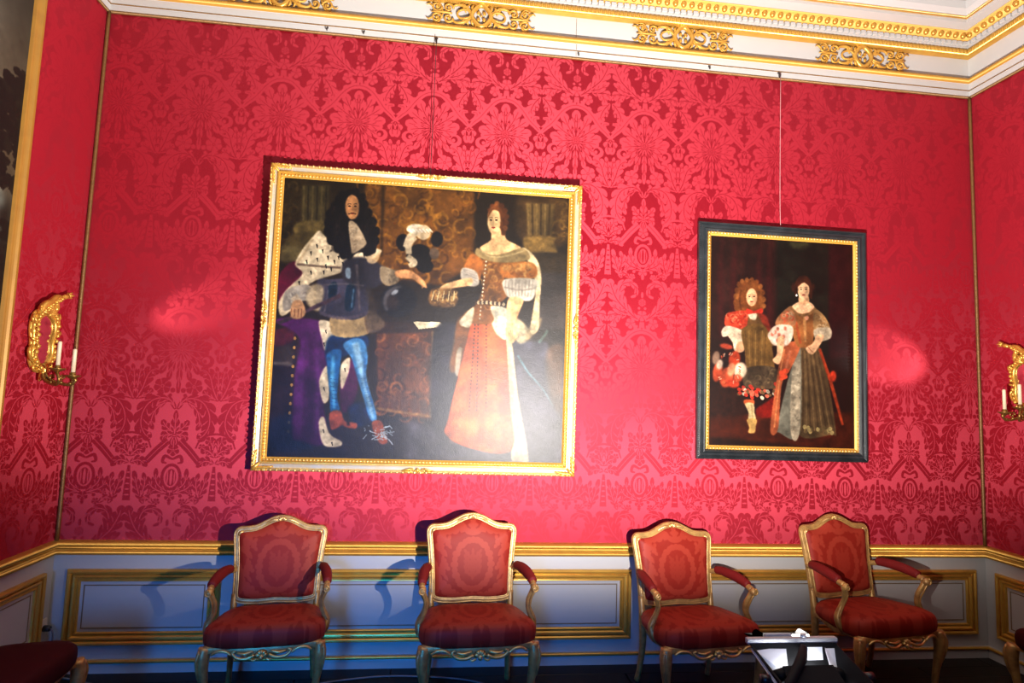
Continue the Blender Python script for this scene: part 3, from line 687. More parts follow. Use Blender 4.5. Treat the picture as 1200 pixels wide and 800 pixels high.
def paint_couple():
    p = Paint(620, 600, [(332, 208.5), (668, 231), (660, 545.5), (311, 537)], (46, 33, 20))
    A = lambda: p.org(290, 180, 4)
    B = lambda: p.org(490, 180, 4)
    Cc = lambda: p.org(290, 370, 4)
    D = lambda: p.org(490, 370, 4)
    # background
    A(); cur = [(545, 110), (1060, 150), (1060, 520), (900, 620), (545, 560)]
    p.P(cur, (112, 74, 30), 1, 3, 'mid', False); p.swirls(cur, [(160, 112, 42), (138, 90, 34), (80, 50, 22), (176, 126, 50)], 130, 34, 3, .6)
    p.L([(630, 140), (622, 480)], 16, (52, 36, 18), .8, 2)
    p.P([(160, 110), (380, 120), (360, 400), (150, 430)], (62, 48, 28), .8, 5, 'mid'); p.swirls([(155, 130), (240, 140), (230, 400), (150, 380)], [(96, 76, 42), (70, 54, 30)], 22, 26, 4, .5)
    p.P([(248, 150), (378, 150), (370, 320), (244, 320)], (84, 72, 44), 1, 2, 'mid', False)
    for k in range(6): p.L([(258 + 21 * k, 152), (254 + 21 * k, 318)], 7, (44, 36, 22) if k % 2 else (118, 102, 64), .8, 1)
    p.P([(232, 322), (380, 322), (352, 380), (220, 380)], (116, 98, 58), 1, 2); p.P([(200, 380), (360, 380), (300, 470), (170, 470)], (86, 72, 42), 1, 3)
    p.P([(140, 440), (240, 440), (220, 510), (150, 505)], (120, 106, 70), .8, 3)
    B(); p.P([(480, 180), (710, 210), (705, 420), (480, 400)], (84, 62, 36), .9, 4, 'mid'); p.swirls([(640, 240), (710, 240), (705, 420), (640, 420)], [(130, 100, 52), (100, 74, 38)], 18, 26, 5, .6)
    p.P([(505, 225), (642, 232), (630, 385), (515, 380)], (112, 90, 54), 1, 2, 'mid', False)
    for k in range(6): p.L([(515 + 21 * k, 230), (520 + 19 * k, 382)], 8, (66, 50, 30) if k % 2 else (146, 120, 74), .8, 1)
    p.P([(505, 385), (650, 388), (640, 410), (650, 470), (515, 460)], (140, 112, 62), 1, 2); p.P([(500, 470), (706, 470), (706, 556), (520, 548)], (66, 52, 34), 1, 2, 'mid')
    p.P([(560, 556), (704, 560), (700, 830), (570, 830)], (74, 64, 60), 1, 3, 'mid', False)
    # floor and furniture
    Cc(); p.P([(70, 560), (400, 470), (1500, 480), (1500, 720), (60, 690)], (50, 40, 46), 1, 5, 'mid', False)
    D(); p.P([(-60, 500), (150, 540), (690, 560), (690, 720), (-60, 720)], (86, 82, 92), 1, 6, 'mid', False)
    tb = [(600, 66), (870, 66), (868, 500), (610, 450)]
    Cc(); p.P(tb, (104, 62, 38), 1, 2, 'mid', False); p.swirls(tb, [(150, 92, 54), (130, 76, 46), (70, 40, 28), (164, 108, 66)], 70, 30, 6, .7)
    p.L([(600, 440), (740, 462), (868, 480)], 14, (150, 112, 66), .9, 1); p.L([(866, 70), (860, 480)], 10, (150, 120, 76), .9, 1)
    for k in range(5): p.E(640 + 46 * k, 410 + 6 * k, 20, 36, (88, 58, 50), .7, 2)
    p.P([(580, 34), (870, 40), (870, 74), (580, 84)], (58, 38, 28), 1, 2)
    p.P([(772, 30), (900, 32), (922, 52), (800, 66)], (226, 212, 180), 1, 0, 'fine', False)
    D(); p.P([(74, 76), (210, 60), (175, 300), (130, 560), (60, 500)], (52, 50, 62), 1, 3, 'mid')
    Cc(); p.P([(110, 60), (215, 80), (205, 600), (100, 600)], (54, 36, 44), 1, 3, 'mid', False); p.P([(118, 80), (200, 60), (210, 120), (120, 150)], (100, 34, 52), .9, 2); p.P([(118, 160), (205, 150), (200, 230), (115, 225)], (80, 66, 60), .8, 3, 'mid')
    p.L([(112, 226), (205, 232)], 16, (126, 114, 110), .8, 2)
    for k in range(11): p.E(216 - 3 * k, 110 + 44 * k, 7, 8, (190, 150, 84), .9, 0)
    p.P([(100, 500), (210, 480), (330, 610), (120, 640)], (36, 48, 84), .7, 5, 'mid')
    # the man: cloak, legs
    p.P([(120, 22), (335, 26), (372, 140), (368, 260), (336, 310), (352, 420), (356, 606), (240, 592), (204, 556), (212, 300), (236, 110)], (92, 34, 98), 1, 2, 'mid')
    for x0, x1 in ((250, 240), (290, 285), (320, 318), (228, 222)): p.L([(x0, 110), (x1 + 8, 300), (x1, 560)], [6, 22, 10], (124, 58, 140) if x0 != 290 else (60, 20, 66), .55, 3)
    p.P([(430, 330), (492, 196), (514, 330), (486, 430), (440, 456)], (86, 24, 74), 1, 2, 'mid'); p.P([(470, 440), (540, 410), (584, 500), (500, 524)], (14, 40, 82), 1, 3)
    ER = (214, 198, 172)
    for poly in ([(330, 26), (400, 40), (408, 82), (362, 168), (344, 120)], [(330, 312), (368, 240), (378, 380), (350, 414)], [(328, 510), (352, 480), (380, 560), (438, 600), (420, 622), (350, 612)], [(432, 240), (474, 200), (470, 270), (436, 350)]): p.P(poly, ER, 1, 1)
    for x, y in ((360, 70), (352, 130), (352, 340), (350, 540), (390, 600), (450, 250)): p.L([(x, y), (x + 4, y + 18)], [7, 3], (30, 22, 20), .9, 0)
    p.P([(360, 150), (398, 92), (545, 92), (560, 150), (500, 170), (440, 200), (372, 220)], (20, 52, 96), 1, 2)
    p.P([(370, 180), (432, 164), (428, 250), (416, 380), (428, 452), (386, 462), (378, 350), (368, 250)], (34, 100, 152), 1, 1); p.L([(398, 190), (392, 300), (402, 440)], [10, 22, 10], (108, 172, 206), .8, 2)
    p.P([(442, 140), (500, 108), (544, 128), (560, 200), (552, 300), (592, 430), (602, 502), (570, 492), (540, 400), (504, 280), (480, 200)], (84, 140, 186), 1, 1); p.L([(500, 130), (528, 250), (560, 380), (584, 490)], [34, 30, 20, 12], (166, 200, 222), .85, 2); p.L([(548, 200), (546, 300), (582, 420)], 10, (40, 90, 146), .7, 2)
    for k in range(8): p.L([(384, 300 + 18 * k), (420, 306 + 18 * k)], 3, (18, 66, 118), .6, 0); p.L([(520 + 8 * k, 300 + 22 * k), (560 + 4 * k, 296 + 22 * k)], 3, (60, 110, 160), .6, 0)
    p.P([(380, 462), (430, 452), (452, 500), (508, 510), (502, 536), (456, 530), (440, 520), (410, 536), (386, 536)], (168, 88, 62), 1, 1); p.L([(455, 470), (470, 520)], 12, (40, 24, 24), .8, 1)
    p.P([(578, 512), (622, 500), (644, 560), (652, 604), (612, 602)], (158, 84, 54), 1, 1)
    rg = np.random.default_rng(12)
    for k in range(40): x, y = 620 + rg.normal() * 34, 562 + rg.normal() * 20; p.L([(x, y), (x + rg.normal() * 20, y + rg.normal() * 12)], 5, (170, 182, 190), .8, 0)
    p.P([(398, -30), (548, -30), (562, 86), (398, 96)], (192, 164, 120), 1, 1, 'mid'); p.L([(545, 0), (560, 84)], 10, (120, 90, 60), .7, 1); p.P([(548, -20), (600, -10), (640, 50), (566, 84)], (110, 92, 74), .9, 2)
    # cape, armour, arms
    A(); p.P([(215, 508), (330, 530), (240, 590), (190, 640), (148, 730), (136, 600), (160, 545)], (104, 20, 54), 1, 1, 'mid')
    p.P([(320, 600), (380, 590), (545, 600), (560, 740), (500, 780), (430, 770), (330, 750)], (66, 62, 78), 1, 1, 'mid')
    p.P([(330, 362), (360, 392), (440, 470), (540, 440), (622, 452), (600, 480), (560, 502), (450, 532), (425, 562), (300, 604), (215, 690), (196, 740), (150, 764), (140, 700), (180, 636), (250, 566), (216, 522), (250, 452), (300, 390)], (222, 204, 174), 1, 1)
    p.L([(225, 520), (330, 530), (430, 536)], 10, (90, 70, 60), .8, 1); p.L([(300, 400), (260, 470), (225, 515)], 8, (150, 124, 90), .6, 2)
    for x, y in ((318, 425), (290, 460), (345, 450), (320, 490), (370, 480), (270, 500), (400, 500), (360, 520), (420, 480), (290, 550), (350, 550), (385, 535), (235, 600), (470, 480), (500, 500), (540, 470), (210, 650), (440, 510)): p.L([(x, y), (x + 3, y + 20)], [9, 3], (28, 22, 22), .95, 0)
    p.P([(180, 640), (268, 616), (300, 640), (296, 690), (232, 696), (205, 726), (165, 740), (160, 690)], (158, 148, 138), 1, 1, 'mid'); p.swirls([(175, 650), (280, 630), (280, 690), (190, 710)], [(205, 198, 186), (110, 100, 96)], 18, 16, 8, .7)
    p.P([(290, 620), (350, 630), (330, 740), (270, 700)], (186, 168, 140), .9, 2)
    p.L([(210, 672), (236, 700), (238, 720)], [40, 30, 20], (216, 196, 172), 1, 1)
    p.P([(450, 500), (560, 492), (640, 540), (640, 600), (560, 640), (450, 600)], (54, 50, 60), 1, 2, 'mid'); p.P([(455, 540), (476, 540), (476, 585), (455, 580)], (170, 190, 205), .8, 1)
    for q in ([(375, 622), (412, 606), (406, 684), (378, 694)], [(462, 620), (500, 628), (490, 730), (452, 730)]): p.P(q, (16, 44, 66), 1, 1)
    p.L([(492, 635), (482, 725)], 6, (130, 150, 170), .7, 1)
    for k in range(12): a = k / 11; p.E(340 + 210 * a, 752 + 22 * sin(pi * a), 11, 9, (96, 84, 96), .8, 1)
    p.L([(350, 618), (440, 612), (540, 620)], 8, (120, 108, 112), .7, 1); p.L([(505, 520), (512, 600), (520, 740)], [14, 12, 10], (110, 96, 98), .7, 1); p.L([(372, 640), (360, 720), (352, 748)], 7, (120, 110, 118), .6, 1)
    p.E(704, 690, 86, 80, (20, 20, 28), 1, 2); p.L([(650, 740), (640, 690), (670, 640), (720, 622)], [16, 26, 12], (104, 98, 100), .8, 2); p.E(686, 652, 20, 10, (196, 200, 206), .8, 1, -.6); p.E(676, 700, 30, 34, (60, 44, 40), .8, 3)
    p.L([(560, 630), (590, 760)], 30, (80, 66, 54), .7, 3)
    p.P([(620, 530), (680, 545), (704, 570), (700, 605), (650, 622), (618, 590)], (150, 132, 108), 1, 1, 'mid'); p.swirls([(630, 540), (700, 560), (690, 605), (640, 610)], [(190, 172, 146), (104, 88, 70)], 14, 14, 9, .7)
    SK = (214, 160, 112)
    p.P([(688, 554), (740, 544), (790, 566), (826, 600), (838, 630), (820, 624), (800, 600), (768, 588), (700, 582)], SK, 1, 1)
    for k in range(3): p.L([(780, 575 + 6 * k), (812, 600 + 9 * k), (828 - 6 * k, 622 + 6 * k)], 7, np.array(SK) * (1 - .1 * k), .8, 0)
    p.P([(550, 470), (590, 470), (622, 452), (600, 510), (560, 512)], (206, 180, 144), .8, 1)
    p.P([(130, 792), (150, 804), (436, 676), (428, 656), (260, 736)], (84, 62, 72), 1, 1, 'fine', False)
    p.P([(205, 700), (240, 690), (262, 720), (262, 760), (230, 780), (196, 764)], (206, 160, 120), 1, 1)
    for k in range(4): p.L([(200 + 16 * k, 730), (196 + 17 * k, 770)], 4, (150, 100, 72), .8, 0)
    # hair, face, cravat of the man
    p.P([(440, 182), (480, 166), (522, 190), (552, 260), (586, 330), (602, 420), (570, 478), (520, 462), (470, 488), (428, 470), (380, 400), (356, 332), (378, 284), (396, 236), (418, 200)], (18, 14, 14), 1, 1)
    rg = np.random.default_rng(5)
    for k in range(26):
        x = 375 + rg.random() * 60 if k % 2 else 530 + rg.random() * 50; y = 250 + rg.random() * 170
        p.L([(x, y), (x + rg.normal() * 12, y + 24), (x + rg.normal() * 14, y + 48)], 5, (44, 34, 30), .6, 1)
    for x, y, r in ((436, 190, 16), (418, 214, 20), (404, 246, 22), (388, 284, 24), (372, 322, 24), (376, 362, 26), (394, 402, 26), (420, 440, 26), (446, 472, 22), (474, 478, 18), (540, 240, 22), (560, 280, 22), (578, 322, 22), (590, 366, 22), (594, 410, 20), (578, 452, 18), (548, 464, 16), (505, 178, 16), (528, 204, 18)): p.E(x + rg.normal() * 3, y, r, r * 1.15, (18, 14, 14), 1, 1, .4)
    for k in range(30):
        x, y = [(388 + 50 * rg.random(), 240 + 200 * rg.random()), (540 + 46 * rg.random(), 250 + 190 * rg.random())][k % 2]
        p.L([(x, y), (x + 9, y + 10), (x + 4, y + 22), (x - 7, y + 26)], [2, 5, 4, 2], (52, 40, 34), .55, 1)
    p.P([(468, 322), (505, 330), (545, 398), (548, 430), (490, 470), (478, 440)], (178, 158, 132), 1, 1, 'mid'); p.swirls([(475, 335), (505, 340), (540, 410), (490, 455)], [(214, 196, 170), (130, 110, 90)], 16, 13, 10, .7)
    p.face(484, 250, 33, 58, (206, 152, 104), (22, 16, 14), .2); p.L([(466, 284), (484, 279), (504, 284)], 5, (70, 40, 26), .8, 0)
    # plumed hat
    p.org(0, 0, 1)
    p.E(490, 300, 15, 14, (16, 13, 14), 1, 1); p.E(471, 284, 8, 10, (18, 14, 16), 1, 1); p.E(511, 280, 7, 9, (22, 16, 16), 1, 1); p.E(497, 312, 10, 8, (20, 15, 16), 1, 1)
    for c in ([(474, 290), (480, 277), (492, 271)], [(478, 298), (478, 286), (486, 278)], [(476, 300), (484, 308), (478, 312)]): p.L(c, [7, 9, 5], (196, 178, 150), .95, 1)
    p.E(486, 268, 11, 6, (228, 214, 190), 1, 1); p.E(495, 272, 9, 9, (206, 186, 156), .9, 1); p.E(508, 297, 6, 7, (110, 92, 78), .9, 1)
    for k in range(7): p.L([(478 + 4 * k, 268), (482 + 4 * k, 272)], 2, (250, 240, 222), .6, 0)
    # the lady
    B(); SKW = (236, 196, 146)
    D(); p.P([(440, 120), (610, 120), (690, 360), (692, 700), (520, 700), (472, 400)], (76, 74, 86), 1, 3, 'mid', False); p.L([(470, 190), (520, 270), (590, 350), (640, 430)], [10, 8, 4], (106, 150, 158), .8, 1); p.L([(570, 130), (600, 90), (612, 70)], 14, (120, 160, 150), .6, 1)
    p.P([(610, 170), (694, 160), (692, 470), (625, 380)], (104, 78, 56), .8, 4, 'mid')
    p.P([(412, 100), (442, 130), (472, 380), (524, 700), (448, 700), (440, 600), (428, 400)], (214, 198, 166), 1, 1, 'mid'); p.L([(425, 160), (450, 420), (470, 680)], 8, (160, 140, 112), .6, 2)
    p.P([(190, 10), (280, 0), (232, 110), (180, 260), (146, 252), (165, 130)], (128, 84, 42), 1, 2, 'mid'); p.P([(194, 22), (250, -10), (246, 40), (205, 52)], (208, 198, 176), .9, 1); p.P([(180, 170), (205, 160), (190, 280), (172, 270)], (170, 164, 150), .8, 1)
    p.P([(268, -20), (332, -20), (372, 90), (412, 118), (432, 400), (442, 640), (250, 632), (128, 566), (142, 480), (200, 232), (232, 100)], (206, 106, 58), 1, 1, 'mid')
    for x0, x1 in ((250, 190), (300, 300), (345, 380), (225, 165)): p.L([(x0, 120), ((x0 + x1) / 2, 350), (x1, 600)], [6, 22, 30], (226, 136, 84) if x0 != 300 else (176, 82, 44), .5, 4)
    for x0, x1 in ((282, 275), (268, 240), (320, 320)):
        for k in range(26): t = k / 25; p.E(x0 + (x1 - x0) * t, 10 + 440 * t, 4, 5, (84, 62, 50), .8, 0)
    p.P([(330, -20), (400, -10), (415, 110), (372, 92), (345, 40)], (216, 206, 180), 1, 1); p.P([(450, 10), (520, 60), (510, 124), (462, 122)], (196, 182, 150), 1, 2); p.P([(520, 60), (580, 10), (570, 60), (515, 120)], (186, 164, 124), .9, 2)
    B(); p.P([(488, 440), (548, 478), (580, 560), (574, 700), (566, 830), (528, 830), (552, 660), (540, 560)], (222, 202, 162), 1, 1)
    p.P([(290, 500), (420, 506), (404, 590), (424, 660), (372, 716), (340, 800), (215, 790), (215, 750), (276, 700), (306, 600)], (150, 100, 50), 1, 1, 'mid'); p.swirls([(300, 520), (400, 520), (390, 690), (260, 760)], [(190, 140, 78), (110, 66, 32), (204, 160, 96)], 40, 15, 11, .7)
    p.P([(200, 780), (260, 720), (250, 800), (225, 820)], (208, 200, 176), .9, 1); p.P([(340, 720), (420, 730), (430, 810), (380, 810)], (212, 206, 186), .9, 1)
    p.P([(250, 468), (300, 500), (284, 596), (205, 580), (214, 526)], (168, 108, 54), 1, 1, 'mid'); p.P([(206, 536), (270, 552), (284, 612), (240, 622), (200, 590)], (196, 186, 172), 1, 1, 'mid')
    for k in range(4): p.L([(206 + 8 * k, 540 + 12 * k), (276, 560 + 14 * k)], 4, (130, 118, 108), .6, 1)
    p.P([(105, 622), (170, 596), (248, 584), (246, 616), (170, 632), (140, 650), (102, 644)], SKW, 1, 1)
    p.P([(46, 690), (60, 640), (110, 632), (176, 644), (170, 716), (70, 716)], (150, 112, 64), 1, 2, 'mid'); p.swirls([(52, 645), (172, 645), (168, 712), (62, 712)], [(226, 200, 148), (70, 46, 30), (206, 170, 110)], 34, 14, 13, .85)
    for k in range(5): p.L([(60 + 26 * k, 690), (72 + 24 * k, 645)], 5, (230, 210, 166), .8, 0)
    p.P([(400, 508), (540, 512), (548, 582), (402, 580)], (188, 122, 56), 1, 1, 'mid'); p.P([(405, 520), (530, 516), (532, 545), (406, 550)], (216, 160, 92), .7, 2); p.swirls([(402, 515), (540, 515), (545, 578), (402, 578)], [(226, 190, 130), (120, 74, 34)], 22, 12, 14, .6)
    p.P([(404, 590), (552, 588), (556, 640), (530, 690), (450, 682), (412, 660)], (206, 196, 180), 1, 1, 'mid')
    for k in range(9): p.L([(412 + 16 * k, 592), (410 + 16 * k, 625), (418 + 14 * k, 672)], 4, (140, 128, 116), .7, 1)
    p.L([(404, 626), (480, 640), (552, 632)], 5, (120, 108, 98), .6, 1)
    p.P([(424, 680), (494, 684), (478, 740), (456, 800), (470, 850), (448, 890), (430, 880), (418, 800)], SKW, 1, 1); p.L([(484, 690), (456, 800)], 8, (190, 140, 96), .6, 2)
    D(); p.P([(424, 10), (456, 20), (452, 96), (432, 132), (414, 100)], SKW, 1, 1)
    for k in range(3): p.L([(428 + 8 * k, 70), (430 + 6 * k, 122)], 3, (180, 130, 90), .7, 0)
    B(); p.P([(346, 358), (402, 346), (414, 398), (484, 440), (410, 472), (330, 474), (288, 440), (338, 404)], SKW, 1, 1); p.L([(360, 400), (400, 390)], 10, (196, 150, 104), .5, 3)
    p.P([(278, 440), (330, 472), (404, 466), (492, 440), (524, 492), (424, 510), (330, 502), (268, 472)], (172, 148, 104), 1, 1, 'mid'); p.L([(290, 452), (340, 482), (420, 478), (500, 452)], 6, (208, 188, 144), .7, 1)
    for k in range(16): p.E(318 - 2 * k, 505 + 18 * k, 4, 5, (226, 216, 196), .8, 0)
    for k in range(14): a = k / 13; p.E(272 + 130 * a, 700 - 4 * sin(pi * a) + 8 * a, 7, 9, (206, 190, 160) if k % 2 else (80, 56, 40), .85, 0)
    p.P([(328, 300), (334, 252), (370, 230), (410, 268), (412, 330), (396, 372), (380, 330), (376, 280)], (112, 66, 34), 1, 1); p.L([(400, 300), (408, 350), (402, 380)], 12, (92, 52, 26), .9, 1)
    for x, y, r in ((334, 262, 11), (346, 244, 12), (368, 232, 13), (390, 242, 14), (406, 264, 14), (414, 292, 13), (414, 320, 13), (408, 346, 12), (398, 370, 10), (332, 284, 9)): p.E(x, y, r, r * 1.1, (104, 60, 30) if int(x) % 4 else (132, 82, 44), .95, 1)
    p.face(355, 312, 31, 62, (240, 202, 152), (96, 56, 28), -.25); p.P([(326, 300), (336, 256), (372, 240), (390, 268), (350, 262)], (118, 72, 38), 1, 1)
    return p.finish(1.0, 1.30)

def paint_children():
    p = Paint(420, 590, [(834, 275.5), (1001.5, 289.5), (1003, 527), (831, 523)], (40, 21, 17))
    Ee = lambda: p.org(800, 240, 5)
    F = lambda: p.org(800, 390, 5)
    Ee(); p.P([(160, 170), (580, 200), (560, 800), (150, 800)], (50, 24, 20), 1, 6, 'mid', False)
    for x in (240, 320, 400, 470, 530): p.L([(x, 190), (x - 15, 420), (x - 5, 780)], [10, 34, 26], (76, 24, 24) if x != 400 else (30, 16, 14), .6, 5)
    p.P([(560, 190), (870, 240), (870, 900), (560, 880)], (24, 25, 19), 1, 5, 'mid', False); p.P([(868, 240), (1010, 250), (1010, 900), (868, 900)], (48, 17, 17), 1, 4, 'mid', False); p.P([(640, 222), (760, 226), (720, 262), (660, 262)], (74, 72, 46), .8, 5)
    p.L([(600, 300), (640, 420), (660, 560)], [30, 60, 40], (34, 35, 26), .6, 8)
    F(); p.P([(140, 488), (1020, 470), (1020, 690), (140, 690)], (78, 31, 16), 1, 4, 'mid', False); p.P([(150, 620), (420, 640), (760, 676), (760, 700), (150, 700)], (38, 20, 14), .9, 4); p.P([(140, 330), (340, 330), (360, 488), (140, 494)], (58, 30, 22), .8, 8)
    # boy
    p.P([(436, 456), (500, 410), (552, 380), (540, 490), (460, 500)], (132, 28, 18), 1, 2)
    Ee(); p.P([(338, 480), (380, 442), (432, 448), (472, 500), (488, 600), (462, 636), (380, 640), (312, 620), (318, 540)], (118, 68, 34), 1, 1)
    for x in (335, 350, 470, 478, 325): p.L([(x, 500), (x - 8, 560), (x, 620)], 7, (156, 98, 50) if x != 350 else (70, 36, 18), .6, 1)
    p.P([(372, 660), (450, 630), (520, 720), (548, 830), (350, 830)], (120, 86, 50), 1, 1, 'mid')
    p.P([(270, 640), (382, 626), (386, 700), (366, 730), (280, 724), (252, 700)], (190, 68, 44), 1, 1, 'mid'); p.swirls([(272, 645), (378, 635), (366, 720), (265, 705)], [(226, 150, 112), (140, 36, 24)], 22, 17, 3, .7)
    p.P([(236, 736), (270, 712), (352, 738), (348, 768), (292, 768), (240, 776)], (206, 190, 168), 1, 1); p.P([(450, 640), (500, 660), (525, 740), (500, 740)], (130, 46, 32), .9, 2)
    for x, y, r in ((338, 470, 14), (326, 504, 15), (320, 540, 16), (318, 576, 16), (326, 608, 14), (356, 452, 13), (384, 444, 12), (414, 444, 13), (442, 458, 14), (464, 484, 14), (478, 520, 14), (484, 560, 14), (484, 598, 13), (470, 622, 11)): p.E(x, y, r, r * 1.2, (118, 68, 34) if int(x) % 4 else (142, 88, 46), .95, 1)
    F(); p.P([(256, -10), (340, -14), (374, 60), (362, 112), (312, 112), (298, 60)], (222, 196, 168), 1, 1); p.P([(330, 60), (372, 62), (362, 112), (318, 112)], (224, 170, 130), 1, 1)
    p.P([(358, -20), (502, -20), (556, 300), (512, 316), (482, 212), (388, 212), (372, 120)], (128, 94, 50), 1, 1, 'mid')
    for k in range(7): p.L([(376 + 20 * k, -10), (384 + 17 * k, 200)], 4, (170, 134, 82) if k % 2 else (82, 58, 32), .7, 1)
    p.P([(386, 212), (552, 212), (566, 322), (376, 326)], (82, 66, 50), 1, 1, 'mid'); p.swirls([(390, 215), (548, 215), (560, 315), (380, 318)], [(140, 116, 84), (52, 40, 30)], 24, 16, 5, .6)
    rg = np.random.default_rng(4)
    for k in range(46):
        x = 322 + 240 * rg.random(); p.E(x, 352 + 22 * rg.normal() * .7 - (x - 440) ** 2 * .0004, 13, 10, [(196, 62, 44), (220, 202, 176), (120, 90, 60), (206, 110, 84)][rg.integers(4)], .95, 0, rg.random())
    p.P([(368, 398), (422, 398), (424, 424), (372, 424)], (180, 90, 50), 1, 1); p.P([(372, 420), (422, 420), (428, 470), (436, 515), (394, 515), (392, 470)], (206, 184, 138), 1, 1); p.L([(410, 425), (420, 510)], 8, (150, 124, 84), .6, 1)
    p.P([(384, 512), (440, 512), (436, 556), (428, 592), (392, 590), (396, 560)], (182, 146, 88), 1, 1)
    for x, y, rx, ry, c in ((310, 160, 34, 50, (206, 78, 44)), (210, 230, 28, 62, (196, 84, 52)), (345, 225, 38, 48, (222, 198, 170)), (262, 266, 40, 60, (208, 92, 58)), (246, 152, 22, 52, (44, 26, 26)), (200, 150, 22, 40, (150, 120, 100)), (300, 300, 42, 26, (192, 70, 44)), (290, 220, 24, 40, (226, 150, 112)), (262, 84, 40, 16, (190, 80, 54)), (222, 190, 18, 30, (224, 200, 176)), (330, 270, 26, 22, (200, 90, 60))): p.E(x, y, rx, ry, c, .95, 2, .2, 'mid')
    for k in range(30): a = rg.random() * 6.3; x, y = 275 + 60 * cos(a), 215 + 80 * sin(a); p.L([(x, y), (x + 16 * cos(a + .6), y + 20 * sin(a + .6))], 5, [(240, 200, 170), (160, 50, 30), (220, 120, 80)][k % 3], .7, 0)
    Ee(); p.P([(392, 640), (440, 640), (436, 678), (404, 672)], (214, 196, 168), 1, 1); p.P([(384, 612), (428, 626), (472, 610), (474, 640), (428, 640), (386, 644)], (200, 58, 40), 1, 1)
    p.face(412, 545, 32, 52, (232, 180, 138), (110, 64, 32), .15); p.P([(370, 520), (384, 474), (430, 466), (446, 500), (410, 490)], (124, 74, 38), 1, 1)
    # girl
    F(); p.P([(700, 80), (806, 86), (856, 250), (906, 580), (880, 602), (690, 602), (690, 300)], (100, 78, 52), 1, 1, 'mid')
    for k in range(9): p.L([(712 + 11 * k, 110), (716 + 16 * k, 330), (712 + 23 * k, 580)], [3, 6, 8], (138, 112, 78) if k % 2 else (62, 46, 32), .7, 1)
    p.P([(680, 60), (702, 90), (694, 596), (572, 590), (560, 556), (620, 300), (650, 200)], (122, 118, 104), 1, 1, 'mid'); p.P([(650, 250), (698, 160), (692, 592), (642, 592)], (170, 156, 134), 1, 1); p.swirls([(655, 240), (692, 200), (690, 585), (648, 585)], [(208, 196, 170), (110, 98, 80)], 50, 11, 7, .7)
    p.P([(600, 76), (690, 56), (700, 90), (640, 222), (590, 310), (566, 572), (520, 574), (556, 300), (575, 180)], (172, 94, 60), 1, 1, 'mid'); p.L([(606, 100), (580, 250), (545, 560)], 8, (206, 140, 92), .7, 1); p.L([(640, 110), (610, 230)], 10, (214, 140, 110), .6, 2)
    p.L([(812, 100), (872, 280), (912, 420), (946, 546)], [16, 20, 14], (168, 66, 36), 1, 1); p.E(890, 262, 20, 32, (176, 58, 34), 1, 2)
    for x, y in ((590, 240), (612, 230), (588, 268), (606, 262)): p.E(x, y, 18, 16, (204, 78, 48), .95, 1)
    for k in range(22): p.E(704 + 180 * rg.random(), 574 + 8 * rg.normal(), 11, 13, (166, 146, 100) if k % 2 else (110, 90, 60), .85, 0)
    Ee(); p.P([(656, 640), (794, 640), (776, 800), (800, 830), (676, 830)], (152, 98, 56), 1, 1, 'mid'); p.L([(725, 660), (728, 810)], [20, 12], (192, 146, 96), .7, 1); p.E(736, 668, 12, 16, (214, 150, 120), .9, 1); p.L([(672, 690), (700, 820)], 14, (186, 84, 50), .7, 1)
    p.P([(566, 664), (648, 600), (674, 690), (650, 720), (560, 720)], (176, 122, 84), 1, 1, 'mid'); p.swirls([(575, 665), (645, 615), (660, 705), (570, 712)], [(206, 90, 60), (214, 186, 150)], 18, 15, 8, .7)
    p.P([(508, 764), (556, 712), (648, 716), (654, 780), (620, 830), (548, 830), (520, 800)], (208, 186, 166), 1, 1, 'mid')
    for k in range(16): p.E(530 + 110 * rg.random(), 730 + 90 * rg.random(), 9, 12, (204, 92, 66) if k % 2 else (236, 222, 204), .7, 1)
    p.P([(778, 624), (832, 650), (874, 724), (868, 790), (800, 800), (778, 760)], (156, 120, 80), 1, 1, 'mid'); p.swirls([(785, 640), (830, 660), (865, 740), (795, 780)], [(212, 190, 156), (100, 72, 46)], 20, 14, 9, .7); p.P([(780, 740), (872, 730), (876, 790), (800, 806)], (200, 184, 160), .85, 1)
    F(); p.P([(566, 36), (604, 36), (594, 130), (572, 190), (536, 166), (560, 130)], (232, 184, 142), 1, 1); p.P([(798, 20), (838, 28), (806, 92), (766, 134), (730, 98), (770, 70)], (232, 184, 142), 1, 1)
    for k in range(3): p.L([(740 + 8 * k, 84 + 12 * k), (770 + 4 * k, 122)], 3, (180, 120, 88), .7, 0)
    Ee(); p.P([(650, 604), (694, 574), (748, 574), (784, 612), (740, 642), (682, 642)], (236, 190, 150), 1, 1); p.P([(694, 540), (744, 540), (746, 585), (696, 585)], (220, 170, 128), 1, 1)
    p.L([(640, 606), (690, 650), (745, 650), (790, 612)], 14, (130, 96, 62), .9, 1)
    p.P([(662, 490), (690, 432), (742, 430), (770, 486), (766, 560), (752, 540), (748, 480), (690, 480), (676, 550)], (66, 34, 22), 1, 1); p.E(660, 490, 14, 26, (60, 32, 22), 1, 2); p.E(776, 490, 10, 22, (56, 30, 20), 1, 2)
    p.face(718, 506, 34, 58, (240, 194, 152), (70, 38, 24), .05); p.P([(684, 486), (698, 446), (738, 444), (752, 484), (720, 464)], (72, 38, 24), 1, 1); p.E(677, 538, 5, 8, (240, 232, 214), 1, 0)
    return p.finish(1.0, 1.20)

